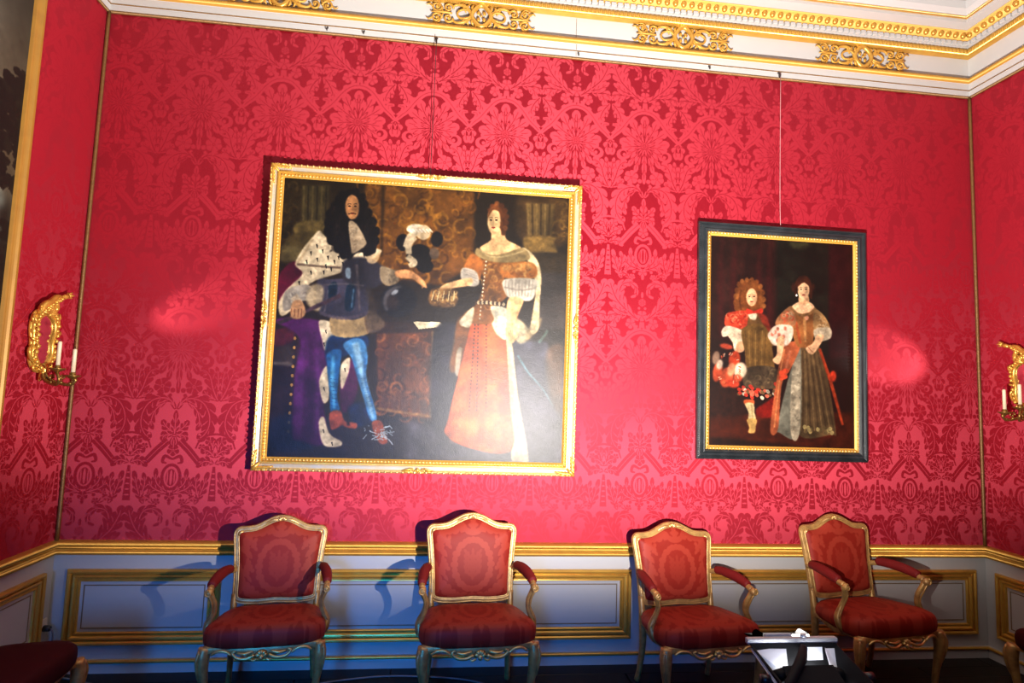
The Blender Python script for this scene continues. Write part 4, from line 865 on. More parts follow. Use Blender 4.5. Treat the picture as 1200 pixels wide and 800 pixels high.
def paint_landscape():
    """u to the left away from the corner: only the right-hand edge of this canvas is in view"""
    w, h = 420, 480
    p = Paint(w, h, [(0, 0), (420, 0), (420, 480), (0, 480)], (74, 72, 62))
    n = fbm(h, w, 90, 5, 3)
    yy = np.linspace(0, 1, h)[:, None]; sky = np.clip(1 - np.abs(yy - .36) * 3.0, 0, 1)
    p.R.a[:] = np.clip((np.array([52, 52, 46]) + sky[..., None] * np.array([66, 50, 30]) + n[..., None] * 22) / 255, 0, 1)
    rg = np.random.default_rng(2)
    p.P([(0, 250), (420, 232), (420, 480), (0, 480)], (22, 20, 14), 1, 5, 'mid', False)
    p.P([(240, 214), (372, 210), (404, 222), (398, 246), (260, 262)], (128, 134, 124), .95, 4, 'mid'); p.P([(380, 256), (410, 250), (408, 270), (384, 274)], (92, 96, 88), .8, 4)
    for cx, cy, r, k in ((418, 140, 22, 60), (404, 160, 24, 70), (388, 176, 24, 70), (368, 188, 26, 60), (420, 190, 34, 90), (392, 204, 16, 40), (340, 200, 26, 40), (414, 286, 40, 80), (370, 300, 50, 70), (120, 260, 70, 90), (60, 220, 60, 80), (200, 300, 60, 60)):
        for i in range(k): a = rg.random() * 6.3; q = r * sqrt(rg.random()); p.E(cx + q * cos(a), cy + q * sin(a), 2.5 + 5 * rg.random(), 2 + 4 * rg.random(), (13, 12, 8) if i % 5 else (26, 25, 16), .95, 0)
    return p.finish(0.9)

def canvas_mat(name, im, w, h, gain, rough, weave=0.25):
    t = NT(name); o = t.obj(); sp = t.n('ShaderNodeSeparateXYZ'); t.l(o, sp.inputs[0])
    cb = t.n('ShaderNodeCombineXYZ'); t.l(t.math('ADD', t.math('DIVIDE', sp.outputs['X'], w), 0.5), cb.inputs[0]); t.l(t.math('ADD', t.math('DIVIDE', sp.outputs['Z'], h), 0.5), cb.inputs[1])
    ti = t.n('ShaderNodeTexImage'); ti.image = im; ti.extension = 'EXTEND'; t.l(cb.outputs[0], ti.inputs[0])
    b = t.n('ShaderNodeBsdfPrincipled'); mul = t.n('ShaderNodeMix', data_type='RGBA', blend_type='MULTIPLY'); mul.inputs[0].default_value = 1
    t.l(ti.outputs[0], mul.inputs[6]); mul.inputs[7].default_value = (gain, gain, gain, 1)
    t.setin(b, Base_Color=mul.outputs[2], Roughness=rough); b.inputs['Specular IOR Level'].default_value = 0.28
    nz = t.math('ADD', t.math('MULTIPLY', t.noise(260, 2, o), 1.0), t.math('MULTIPLY', t.noise(28, 4, o), 0.8))
    t.l(t.bump(nz, weave, 0.003), b.inputs['Normal'])
    return t.end(b.outputs[0])

def picture(name, label, loc, rz, rx, ow, oh, profs, fw, canvas_im, cdepth, gain, rough, weave=0.25):
    t = thing(name, label, 'painting', loc, rz, None, rx)
    fr = lambda u, d, z: (u, -d, z)
    for nm, prof, mat, lab in profs:
        b = MB(); rect_frame(b, -ow / 2, ow / 2, -oh / 2, oh / 2, prof, fr); o = b.build(nm, mat, t)
        if lab: o['label'] = lab
    cw, ch = ow - 2 * fw, oh - 2 * fw
    MB().box(-cw / 2 - .004, cw / 2 + .004, -cdepth, -.002, -ch / 2 - .004, ch / 2 + .004).build('canvas', canvas_mat(name + '_canvas', canvas_im, cw, ch, gain, rough, weave), t)
    return t

def bead_line(b, ow, oh, ins, out, pitch, r):
    for x0, z0, x1, z1 in ((-ow / 2 + ins, -oh / 2 + ins, ow / 2 - ins, -oh / 2 + ins), (-ow / 2 + ins, oh / 2 - ins, ow / 2 - ins, oh / 2 - ins), (-ow / 2 + ins, -oh / 2 + ins, -ow / 2 + ins, oh / 2 - ins), (ow / 2 - ins, -oh / 2 + ins, ow / 2 - ins, oh / 2 - ins)):
        L = max(abs(x1 - x0), abs(z1 - z0)); n = int(L / pitch)
        for i in range(n + 1): b.blob((x0 + (x1 - x0) * i / n, -out, z0 + (z1 - z0) * i / n), (r, r * .8, r), 5, 4)

# big double portrait
OW, OH = 2.018, 1.930
p1 = picture('painting', 'large gold-framed painting of a man in ermine cape and a lady in orange gown', (2.1035, -.042, 2.158), 0, 0.016, OW, OH, [
    ('frame', [(0, 0), (0, .028), (.003, .036), (.009, .041), (.015, .039), (.018, .033), (.020, .031), (.020, 0)], M['gold_pale'], None),
    ('silvered_band', [(.018, .0), (.018, .032), (.026, .027), (.036, .024), (.045, .026), (.047, .030), (.047, 0)], M['silver'], 'worn silver-white band of the gold frame'),
    ('inner_moulding', [(.046, 0), (.046, .034), (.051, .039), (.057, .038), (.061, .031), (.063, .022), (.068, .023), (.074, .021), (.080, .014), (.084, .010), (.084, 0)], M['gold'], None)],
    .084, image('couple_canvas', paint_couple()), .010, 0.36, 0.40, .30)
b = MB(); bead_line(b, OW, OH, .069, .022, .0215, .0075); bead_line(b, OW, OH, .008, .040, .036, .0085); o = b.build('bead_row', M['gold_pale'], p1); o['kind'] = 'stuff'
def corner_leaf(s):
    b = MB()
    b.tube([(.014, -.036, .014), (.03, -.042, .03), (.052, -.034, .052)], [.016, .013, .006], 7, n=10)
    for k in range(4):
        L = .045 + .022 * k
        b.tube([(.016, -.036, .02), (.018 + L * .5, -.042, .018), (.02 + L, -.034, .030)], [.009, .008, .004], 6, n=8); b.tube([(.02, -.036, .016), (.018, -.042, .018 + L * .5), (.030, -.034, .02 + L)], [.009, .008, .004], 6, n=8)
    for k in range(5): b.blob((.012 + .02 * k, -.040, .008), (.010, .007, .007), 6, 4); b.blob((.008, -.040, .012 + .02 * k), (.007, .007, .010), 6, 4)
    return b
def mid_leaf():
    b = MB(); b.blob((0, -.038, .022), (.014, .010, .016), 8, 5)
    for s in (1, -1):
        b.tube(scroll_pts(s * .030, .022, .018, 1.1, pi if s > 0 else 0, s, y=-.036), np.linspace(.007, .004, 26), 6)
        b.tube([(s * .04, -.036, .03), (s * .07, -.040, .024), (s * .10, -.034, .018)], [.008, .007, .003], 6, n=8); b.tube([(s * .04, -.036, .012), (s * .075, -.040, .012), (s * .095, -.034, .010)], [.007, .006, .003], 6, n=8)
    return b
c0 = None
for k, (sx, sz) in enumerate(((1, 1), (-1, 1), (-1, -1), (1, -1))):
    o = corner_leaf(1).build('corner_ornament', M['gold'], p1) if c0 is None else copy_obj(c0, p1); c0 = o if c0 is None else c0
    o.location = (-sx * OW / 2, 0, -sz * OH / 2); o.scale = (sx, 1, sz)
c0 = None
for x, z, a in ((0, -OH / 2, 0), (0, OH / 2, pi), (-OW / 2, 0, pi / 2), (OW / 2, 0, -pi / 2)):
    o = mid_leaf().build('side_ornament', M['gold'], p1) if c0 is None else copy_obj(c0, p1); c0 = o if c0 is None else c0
    o.location = (x, 0, z); o.rotation_euler = (0, a, 0)

# children's portrait
OW2, OH2 = 1.243, 1.622
p2 = picture('painting', 'smaller black-framed painting of two children, the girl in a long brown gown', (4.568, -.032, 2.136), 0, 0.012, OW2, OH2, [
    ('frame', [(0, 0), (0, .022), (.004, .026), (.010, .027), (.013, .022), (.017, .025), (.020, .021), (.024, .024), (.027, .020), (.040, .019), (.046, .028), (.052, .032), (.058, .029), (.064, .022), (.067, .020), (.067, 0)], M['black_wood'], None),
    ('gilt_slip', [(.066, 0), (.066, .022), (.070, .025), (.075, .024), (.080, .018), (.088, .012), (.092, .010), (.092, 0)], M['gold_matt'], 'narrow gilt slip inside the black frame')],
    .090, image('children_canvas', paint_children()), .009, 0.47, 0.42, .18)
b = MB(); bead_line(b, OW2, OH2, .074, .025, .0225, .0085); o = b.build('bead_row', M['gold_pale'], p2); o['kind'] = 'stuff'
b = MB()
for x in (-OW2 / 2 + .007, OW2 / 2 - .007):
    for i in range(108): b.box(x - .006, x + .006, -.030, -.025, -OH2 / 2 + .012 + i * .0149, -.803 + .012 + i * .0149 - .003 + (OH2 / 2 - .803) * -1 + .0075)
o = b.build('ripple_moulding', M['black_wood'], p2); o['kind'] = 'stuff'

# landscape on the left wall, seen very obliquely
OW3, OH3 = 2.5, 3.0
p3 = picture('painting', 'tall dark landscape painting in plain gold frame on the left wall', (.012, -.612 - OW3 / 2, 2.55), pi / 2, 0.0, OW3, OH3, [
    ('frame', [(0, 0), (0, .026), (.005, .036), (.014, .041), (.024, .039), (.033, .030), (.042, .025), (.048, .023), (.053, .027), (.059, .024), (.066, .012), (.066, 0)], M['gold_ochre'], None)],
    .066, image('landscape_canvas', paint_landscape()), .012, 0.36, 0.6, .2)

# wires and hooks over the pictures
def hang(p, x, z0, mat, lab):
    P = p.matrix_basis if False else None
    b = MB(); loc = p.location
    b.tube([(x - loc.x, .012, z0 - loc.z), (x - loc.x, .020, z0 + .3 - loc.z), (x - .002 - loc.x, .010 + 0 * loc.y, 4.085 - loc.z)], .0022, 5, n=10)
    o = b.build('hanging_wire', mat, p); o['label'] = lab
hang(p1, 2.096, 3.09, M['wire'], 'dark thin wire up to the cornice'); hang(p2, 4.563, 2.93, M['wire_light'], 'pale thin cord up to the cornice')
def hook(x, label, big=False):
    t = thing('picture_hook', label, 'hook', (x, -.018, 4.085), 0, 'picture hooks under the cornice'); k = 1.5 if big else .9
    b = MB(); b.tube([(0, -.004, .018 * k), (0, -.010, .006 * k), (0, -.012, -.010 * k), (0, -.022, -.018 * k), (0, -.028, -.006 * k)], .0035 * k, 6, n=12); b.build('bent_hook', M['wire'], t)
    MB().box(-.006 * k, .006 * k, -.004, 0, .006 * k, .030 * k, bev=.001).build('hook_plate', M['wire'], t)
hook(2.094, 'dark hook at the top of the wire of the large painting', True)
hook(4.560, 'dark hook at the top of the cord of the black-framed painting', True)
hook(1.372, 'small bare hook under the cornice, above the left corner of the large painting')
hook(1.61, 'small bare hook under the cornice between the bare left hook and the dark wire')
hook(3.075, 'small bare hook under the cornice above the right corner of the large painting')
hook(4.03, 'small bare hook under the cornice above the left edge of the black frame')

# ------------------------------------------------------------------ armchairs
def seat_outline(t, hw_f, hw_b, y0, y1, n=5.0):
    c, s_ = cos(t), sin(t); cx = math.copysign(abs(c) ** (2 / n), c); cy = math.copysign(abs(s_) ** (2 / n), s_)
    y = (y0 + y1) / 2 + cy * (y1 - y0) / 2; f = (y - y0) / (y1 - y0); hw = hw_f + (hw_b - hw_f) * f
    bow = -.020 * (1 - cx * cx) if cy < -0.9 else 0
    return cx * hw, y + bow
def cushion(hw_f, hw_b, y0, y1, rings, N=56):
    V = []; F = []; ym = (y0 + y1) / 2
    O = [seat_outline(2 * pi * k / N, hw_f, hw_b, y0, y1) for k in range(N)]
    for s, z in rings:
        for x, y in O:
            yy = ym + (y - ym) * s; V.append((x * s, yy, z - (.006 * (x / hw_f) ** 2 if s > .9 else 0) - (.034 * (yy - y0) / (y1 - y0) if z > .45 else 0)))
    R = len(rings)
    for r in range(R - 1):
        for k in range(N): F.append((r * N + k, r * N + (k + 1) % N, (r + 1) * N + (k + 1) % N, (r + 1) * N + k))
    V.append((0, ym, rings[-1][1] - .016)); F += [((R - 1) * N + k, (R - 1) * N + (k + 1) % N, len(V) - 1) for k in range(N)]
    F.append(tuple(range(N))[::-1])
    m = MB(); m.add(V, F, True); return m
SEAT_RINGS = [(.965, .398), (1.0, .412), (1.014, .440), (1.010, .468), (.985, .490), (.94, .503), (.85, .512), (.65, .521), (.4, .526), (.18, .528)]

def apron(p0, p1, dep, ztop, sag, carve=True):
    """curved rail between two corners with a waved lower edge"""
    b = MB(); N = 33; V = []; F = []
    p0, p1 = Vector(p0), Vector(p1); d = (p1 - p0); L = d.length; d.normalize(); nrm = Vector((d.y, -d.x, 0))
    for i in range(N):
        t = i / (N - 1); q = p0 + d * (L * t) + nrm * (dep * sin(pi * t))
        e = abs(t - .5) * 2
        zb = ztop - .030 - sag * (0.5 + 0.5 * cos(pi * min(1, e / .72))) - (.030 * ((e - .80) / .20) ** 2 if e > .80 else 0)
        for off, z in ((0, ztop), (.006, ztop - .006), (.004, (ztop + zb) / 2), (.008, zb + .006), (0, zb), (-.022, zb), (-.022, ztop)):
            w = q + nrm * off; V.append((w.x, w.y, z))
    for i in range(N - 1):
        for k in range(7): F.append((i * 7 + k, (i + 1) * 7 + k, (i + 1) * 7 + (k + 1) % 7, i * 7 + (k + 1) % 7))
    F += [tuple(range(7)), tuple(range((N - 1) * 7, N * 7))[::-1]]
    b.add(V, F, True)
    return b
def cabriole(x, y, sx, sy, ztop=.40):
    b = MB()
    b.tube([(x, y, ztop), (x + sx * .008, y + sy * .008, ztop - .05), (x + sx * .006, y + sy * .006, ztop - .11), (x - sx * .006, y - sy * .006, .21), (x - sx * .018, y - sy * .018, .10), (x - sx * .006, y - sy * .006, .04), (x + sx * .010, y + sy * .010, .016)],
           [.030, .034, .029, .021, .0165, .018, .0165], 10, n=22)
    b.blob((x + sx * .014, y + sy * .014, .015), (.020, .020, .015), 8, 5)
    b.tube([(x + sx * .030, y + sy * .030, ztop - .01), (x + sx * .040, y + sy * .040, ztop - .06), (x + sx * .030, y + sy * .030, ztop - .13), (x + sx * .016, y + sy * .016, .22)], [.006, .010, .007, .003], 6, n=14)
    for k in range(4): b.blob((x + sx * (.030 - .003 * k), y + sy * (.030 - .003 * k), ztop - .025 - .028 * k), (.012 - .0015 * k, .012 - .0015 * k, .010), 6, 4)
    return b

HALF = [(a * .965, b) for a, b in [(0, .500), (.10, .494), (.185, .498), (.224, .508), (.238, .530), (.240, .60), (.246, .70), (.256, .80), (.264, .862), (.262, .888), (.246, .902), (.20, .904), (.15, .912), (.095, .938), (.045, .960), (0, .966)]]
def back_loop(n=72, inset=0.0):
    L = HALF + [(-x, z) for x, z in HALF[-2:0:-1]]
    P = np.array(L, float); Q = np.vstack([P[-2:], P, P[:3]])
    c = spline(Q, n * 3); m = len(c); a = int(round(m * 2 / (len(Q) - 1))); e = int(round(m * (len(Q) - 3) / (len(Q) - 1))); c = c[a:e]
    idx = np.linspace(0, len(c) - 1, n).astype(int); c = c[idx]
    if inset:
        d = np.roll(c, -1, 0) - np.roll(c, 1, 0); nn = np.stack([-d[:, 1], d[:, 0]], 1); nn /= np.linalg.norm(nn, axis=1)[:, None] + 1e-9; c = c + nn * inset
    return c
BY = lambda z: .200 + (z - .47) * .17

def make_chair():
    t = thing('armchair', 'x', 'armchair', (0, 0, 0), 0, 'gilt armchairs along the wall')
    cushion(.327, .262, -.235, .205, SEAT_RINGS).build('seat', M['chair_seat'], t)
    # rails and apron carving
    fr = apron((-.29, -.222, 0), (.29, -.222, 0), .018, .408, .034); fro = fr.build('seat_rail', M['gold_wood'], t)
    c = MB()
    for s in (1, -1):
        c.tube([(s * .035, -.250, .362), (s * .075, -.252, .348), (s * .12, -.250, .352), (s * .145, -.246, .376), (s * .13, -.246, .386)], [.009, .009, .008, .007, .005], 7, n=18)
        c.tube([(s * .15, -.246, .366), (s * .18, -.242, .385), (s * .22, -.238, .386), (s * .250, -.234, .368)], [.005, .008, .008, .006], 6, n=14)
        c.tube([(s * .045, -.250, .382), (s * .085, -.254, .372), (s * .12, -.248, .378)], [.005, .009, .004], 6, n=10)
        c.tube([(s * .02, -.250, .345), (s * .040, -.252, .336), (s * .055, -.248, .346)], [.006, .007, .004], 6, n=8)
    for k in range(5): a = radians(-60 + 30 * k); c.tube([(0, -.248, .352), (.030 * sin(a), -.258, .352 + .036 * cos(a))], [.006, .010], 6)
    c.blob((0, -.258, .352), (.013, .010, .014), 8, 5)
    c.build('carved_shell', M['gold_pale'], fro)
    apron((.29, -.215, 0), (.238, .195, 0), .006, .408, .022).build('seat_rail', M['gold_wood'], t)
    apron((-.238, .195, 0), (-.29, -.215, 0), .006, .408, .022).build('seat_rail', M['gold_wood'], t)
    apron((.232, .198, 0), (-.232, .198, 0), .0, .408, .010).build('seat_rail', M['gold_wood'], t)
    for s in (1, -1):
        cabriole(s * .287, -.208, s * .75, -.75).build('leg', M['gold_wood'], t)
        b = MB(); b.tube([(s * .236, BY(.53), .54), (s * .234, .198, .47), (s * .230, .192, .40), (s * .228, .192, .25), (s * .234, .215, .10), (s * .240, .240, .012)], [.017, .019, .024, .020, .016, .017], 8, n=18); b.build('leg', M['gold_wood'], t)
    # back
    lp = back_loop(72); b = MB()
    b.tube([(x, BY(z), z) for x, z in lp], .0205, 8, closed=True, flat=.85)
    l2 = back_loop(72, .012); b.tube([(x, BY(z) - .013, z) for x, z in l2], .0075, 6, closed=True)
    l3 = back_loop(72, -.012); b.tube([(x, BY(z) - .010, z) for x, z in l3], .006, 6, closed=True)
    bf = b.build('back_frame', M['gold_wood'], t)
    c = MB(); zz = .962
    for k in range(5): a = radians(-70 + 35 * k); c.tube([(0, BY(zz) - .018, zz - .008), (.026 * sin(a), BY(zz) - .026, zz - .006 + .020 * cos(a))], [.005, .008], 6)
    c.build('crest_carving', M['gold_pale'], bf)
    for s in (1, -1):
        c = MB(); c.tube([(s * .016, BY(zz) - .020, zz - .004), (s * .05, BY(zz) - .024, zz - .004), (s * .085, BY(zz) - .018, zz - .020), (s * .10, BY(zz) - .018, zz - .034)], [.006, .008, .006, .003], 6, n=14)
        c.build('leaf_scroll', M['gold_pale'], bf); c = MB()
        c.tube([(s * .217, BY(.9) - .020, .893), (s * .236, BY(.9) - .024, .886), (s * .243, BY(.9) - .018, .860)], [.005, .008, .004], 6, n=8); c.build('corner_leaf', M['gold_pale'], bf)
    o_ = back_loop(72, .010); ctr = o_.mean(0); V = []; F = []; N = len(o_)
    rings = [(1.0, .016), (1.0, -.004), (.985, -.016), (.94, -.028), (.84, -.037), (.65, -.043), (.40, -.046), (.18, -.047)]
    for s, yo in rings:
        for x, z in o_: q = ctr + (np.array([x, z]) - ctr) * s; V.append((q[0], BY(q[1]) + yo, q[1]))
    for r in range(len(rings) - 1):
        for k in range(N): F.append((r * N + k, r * N + (k + 1) % N, (r + 1) * N + (k + 1) % N, (r + 1) * N + k))
    V.append((ctr[0], BY(ctr[1]) - .047, ctr[1])); F += [((len(rings) - 1) * N + k, (len(rings) - 1) * N + (k + 1) % N, len(V) - 1) for k in range(N)]; F.append(tuple(range(N))[::-1])
    m = MB(); m.add(V, F, True); m.build('backrest', M['chair_back'], t)
    # arms
    for s in (1, -1):
        arm = [(s * .243, .232, .672), (s * .272, .14, .690), (s * .294, .02, .688), (s * .304, -.075, .672), (s * .302, -.118, .662)]
        b = MB(); b.tube(arm, [.016, .015, .016, .017, .019], 8, n=20)
        b.blob((s * .303, -.128, .655), (.021, .024, .023), 10, 6); b.tube(scroll_pts(s * .303, .655, .020, 1.2, pi / 2, -s, y=-.148), np.linspace(.006, .003, 26), 5)
        ao = b.build('arm', M['gold_wood'], t)
        b = MB(); b.tube([(s * .303, -.120, .650), (s * .290, -.112, .620), (s * .278, -.094, .575), (s * .288, -.078, .525), (s * .311, -.076, .470), (s * .306, -.088, .425), (s * .288, -.09, .392)], [.019, .016, .0145, .016, .020, .021, .016], 8, n=24)
        b.tube([(s * .303, -.138, .640), (s * .288, -.128, .600), (s * .290, -.098, .535), (s * .318, -.094, .47)], [.007, .006, .006, .004], 6, n=14)
        b.build('arm_post', M['gold_wood'], ao)
        b = MB(); A = spline(arm, 40)[5:32]; b.tube([(x, y, z + .008) for x, y, z in A], [.012] + [.025 + .006 * sin(pi * k / 24) for k in range(25)] + [.012], 10, flat=.95)
        b.build('arm_pad', M['chair_plain'], ao)
    return t
chair = make_chair()
CH = [(1.352, -.385, 7, 'gilt armchair with red cover, nearest the left corner of the room'),
      (2.475, -.45, 4, 'brightest gilt armchair, pale gold frame, under the right half of the large painting'),
      (3.755, -.455, 7, 'gilt armchair with red cover in front of the panel gap left of the black-framed painting'),
      (4.905, -.40, 9, 'gilt armchair with red cover below the black-framed painting, nearest the right corner')]
for i, (x, y, a, lab) in enumerate(CH):
    o = chair if i == 0 else copy_tree(chair)
    o.location = (x, y, 0); o.rotation_euler = (0, 0, radians(a)); o['label'] = lab
    o.scale = ((.965, .96, .957), (1.01, 1, .995), (1, 1, .953), (1, 1, 1.005))[i]

def make_stool():
    t = thing('stool', 'x', 'stool', (0, 0, 0), 0, 'upholstered stools in the dark corners')
    cushion(.30, .30, -.21, .21, SEAT_RINGS).build('seat', M['stool_shaded'], t)
    for p, q in (((-.27, -.195, 0), (.27, -.195, 0)), ((.27, -.195, 0), (.27, .195, 0)), ((.27, .195, 0), (-.27, .195, 0)), ((-.27, .195, 0), (-.27, -.195, 0))): apron(p, q, .004, .408, .024).build('seat_rail', M['gold_wood'], t)
    for s in (1, -1):
        for r in (1, -1): cabriole(s * .27, r * .19, s * .75, r * .75).build('leg', M['gold_wood'], t)
    return t
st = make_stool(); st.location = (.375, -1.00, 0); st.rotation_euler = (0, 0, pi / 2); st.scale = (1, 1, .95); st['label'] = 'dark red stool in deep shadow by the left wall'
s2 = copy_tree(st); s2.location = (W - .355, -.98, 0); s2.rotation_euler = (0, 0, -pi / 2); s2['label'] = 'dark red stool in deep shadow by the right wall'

# ------------------------------------------------------------------ wall sconces
def sconce(loc, rz, m, label):
    t = thing('wall_sconce', label, 'sconce', loc, rz, 'gilt mirror sconces'); K = Matrix.Diagonal((.76, .85, .70, 1))
    def kb(m_): m_.v = [tuple(K @ Vector(p)) for p in m_.v]; return m_
    # outline of the mirror cartouche in (x, z)
    def outl(k=1.0):
        P = [(0, -.20), (.05, -.185), (.085, -.12), (.082, -.03), (.098, .06), (.085, .135), (.04, .175), (0, .185)]
        L = P + [(-x, z) for x, z in P[-2:0:-1]]; Q = np.array(L, float) * k; Q = np.vstack([Q[-2:], Q, Q[:3]]); c = spline(Q, 180); n = len(c); return c[int(n * 2 / (len(Q) - 1)):int(n * (len(Q) - 3) / (len(Q) - 1))][::2]
    o_ = outl(); N = len(o_)
    V = [(x, -.030, z) for x, z in o_] + [(0, -.032, 0)] + [(x, -.008, z) for x, z in o_]
    F = [(k, (k + 1) % N, N) for k in range(N)] + [(k, N + 1 + k, N + 1 + (k + 1) % N, (k + 1) % N) for k in range(N)] + [tuple(range(N + 1, 2 * N + 1))]
    mm = MB(); mm.add(V, F, False); kb(mm).build('mirror', M['mirror'], t)
    b = MB(); o2 = outl(1.16); rg = random.Random(3)
    b.tube([(x, -.034, z) for x, z in outl(1.06)], .015, 7, closed=True); b.tube([(x, -.022, z) for x, z in o2], [.021 + .004 * sin(k * 1.9) for k in range(len(o2))], 8, closed=True); b.tube([(x, -.012, z) for x, z in outl(1.30)], .012, 6, closed=True)
    for k in range(0, len(o2), 2):
        x, z = o2[k]; r = .010 + .008 * rg.random(); b.blob((x * 1.03, -.040 - .012 * rg.random(), z * 1.02), (r, r, r * 1.2), 7, 5)
    for k in range(0, len(o2), 6):
        x, z = o2[k]; d = Vector((x, 0, z)).normalized(); p = Vector((x, -.03, z))
        b.tube([p, p + d * .030 + Vector((0, -.014, .01)), p + d * .055 + Vector((0, -.006, .028))], [.012, .013, .004], 6, n=8)
    for s in (1, -1):   # lower scrolls and pendant
        b.tube(scroll_pts(s * .07, -.225, .040, 1.2, pi / 2, s, y=-.03), np.linspace(.013, .006, 26), 7); b.tube(scroll_pts(s * .115, .15, .034, 1.2, -pi / 2, s, y=-.03), np.linspace(.012, .006, 26), 7)
        b.tube([(s * .11, -.02, -.06), (s * .145, -.03, -.10), (s * .125, -.03, -.16), (s * .08, -.03, -.20)], [.008, .014, .012, .008], 7, n=14)
    b.tube([(0, -.03, -.20), (.006 * m, -.045, -.25), (0, -.035, -.30), (-.004, -.025, -.335)], [.030, .028, .018, .005], 8, n=14)
    for k in range(6): b.blob((.018 * sin(k * 2.1), -.05, -.235 - .016 * k), (.014, .012, .014), 7, 5)
    kb(b).build('carved_frame', M['gold'], t)
    # crest: shell, leafy scrolls leaning to one side and a flower
    b = MB()
    for k in range(7): a = radians(-75 + 25 * k); b.tube([(0, -.035, .19), (.05 * sin(a), -.058, .19 + .05 * cos(a)), (.082 * sin(a), -.045, .19 + .082 * cos(a))], [.010, .015, .008], 7, n=8)
    b.tube([(-m * .07, -.03, .17), (-m * .09, -.045, .225), (-m * .05, -.05, .275), (0, -.05, .30), (m * .05, -.05, .345), (m * .09, -.05, .36)], [.012, .022, .026, .024, .020, .010], 8, n=24)
    b.tube([(m * .05, -.03, .20), (m * .075, -.045, .25), (m * .055, -.05, .30), (m * .085, -.05, .345), (m * .13, -.05, .352)], [.012, .018, .020, .018, .012], 8, n=24)
    for k in range(16): b.blob((-m * .07 + m * .012 * k + .012 * rg.random(), -.055 - .012 * rg.random(), .215 + .0085 * k + .02 * rg.random()), (.014, .013, .015), 7, 5)
    for k in range(5): a = k * 2 * pi / 5; b.blob((-m * .095 + .018 * cos(a), -.055, .235 + .018 * sin(a)), (.012, .010, .012), 6, 4)
    cr = kb(b).build('crest', M['gold'], t)
    b = MB(); b.tube([(m * .12, -.05, .352), (m * .150, -.05, .362), (m * .172, -.05, .372)], [.014, .020, .021], 9)
    for k in range(6): a = k * pi / 3; b.tube([(m * .17, -.05, .372), (m * .195, -.05 + .016 * cos(a), .380 + .018 * sin(a)), (m * .212, -.05 + .026 * cos(a), .385 + .028 * sin(a))], [.006, .010, .004], 6)
    kb(b).build('flower', M['gold'], cr)
    # two candle arms
    tips = []
    for k, (dx, dy, dz) in enumerate(((-m * .070, -.150, -.155), (m * .000, -.190, -.190))):
        b = MB(); b.tube([(0, -.035, -.165), (dx * .3, dy * .40, -.225), (dx * .75, dy * .92, -.250), (dx * 1.08, dy * 1.10, -.222), (dx, dy, dz - .030)], [.011, .010, .009, .008, .009], 7, n=26)
        b.tube(scroll_pts(dx * .6, -.215, .020, 1.1, 0, 1, y=dy * .72), np.linspace(.006, .003, 26), 6)
        for q in range(3): b.blob((dx * (.3 + .25 * q), dy * (.45 + .25 * q), -.232 - .006 * q), (.012, .012, .009), 6, 4)
        a = b.build('candle_arm', M['bronze'], t)
        b = MB(); b.lathe([(.006, -.030), (.012, -.026), (.038, -.012), (.041, -.008), (.038, -.006), (.014, -.010), (.016, .004), (.013, .010), (.011, .010), (.0105, .002)], 16, (dx, dy, dz)); b.build('drip_pan', M['bronze'], a)
        tips.append((dx, dy, dz + .0025))
    return t, tips
def candle(p, tilt, label):
    t = thing('candle', label, 'candle', p, 0, 'sconce candles'); t.rotation_euler = (tilt, 0, 0)
    b = MB(); b.lathe([(.0102, 0), (.0102, .128), (.0090, .136), (.004, .138), (.001, .1385)], 12); b.build('wax', M['candle'], t)
    b = MB(); b.tube([(0, 0, .137), (.001, 0, .146), (.003, 0, .153)], .0014, 5); b.build('wick', M['wick'], t)
for loc, rz, m, lab, labs in (((.004, -.335, 1.930), pi / 2, 1, 'gilt rococo mirror sconce with two candles on the left wall', ('ivory candle of the left sconce, the one nearer the gold picture frame', 'ivory candle of the left sconce, the one nearer the room corner')),
                              ((W - .004, -.375, 1.905), -pi / 2, -1, 'gilt rococo mirror sconce with candles cut off at the right edge, on the right wall', ('ivory candle of the right sconce, the one farther from the room corner', 'ivory candle of the right sconce, the one nearer the room corner'))):
    t, tips = sconce(loc, rz, m, lab)
    Mx = Matrix.Translation(loc) @ Matrix.Rotation(rz, 4, 'Z')
    for k, p in enumerate(tips): candle(Mx @ Vector(p), 0, labs[k])

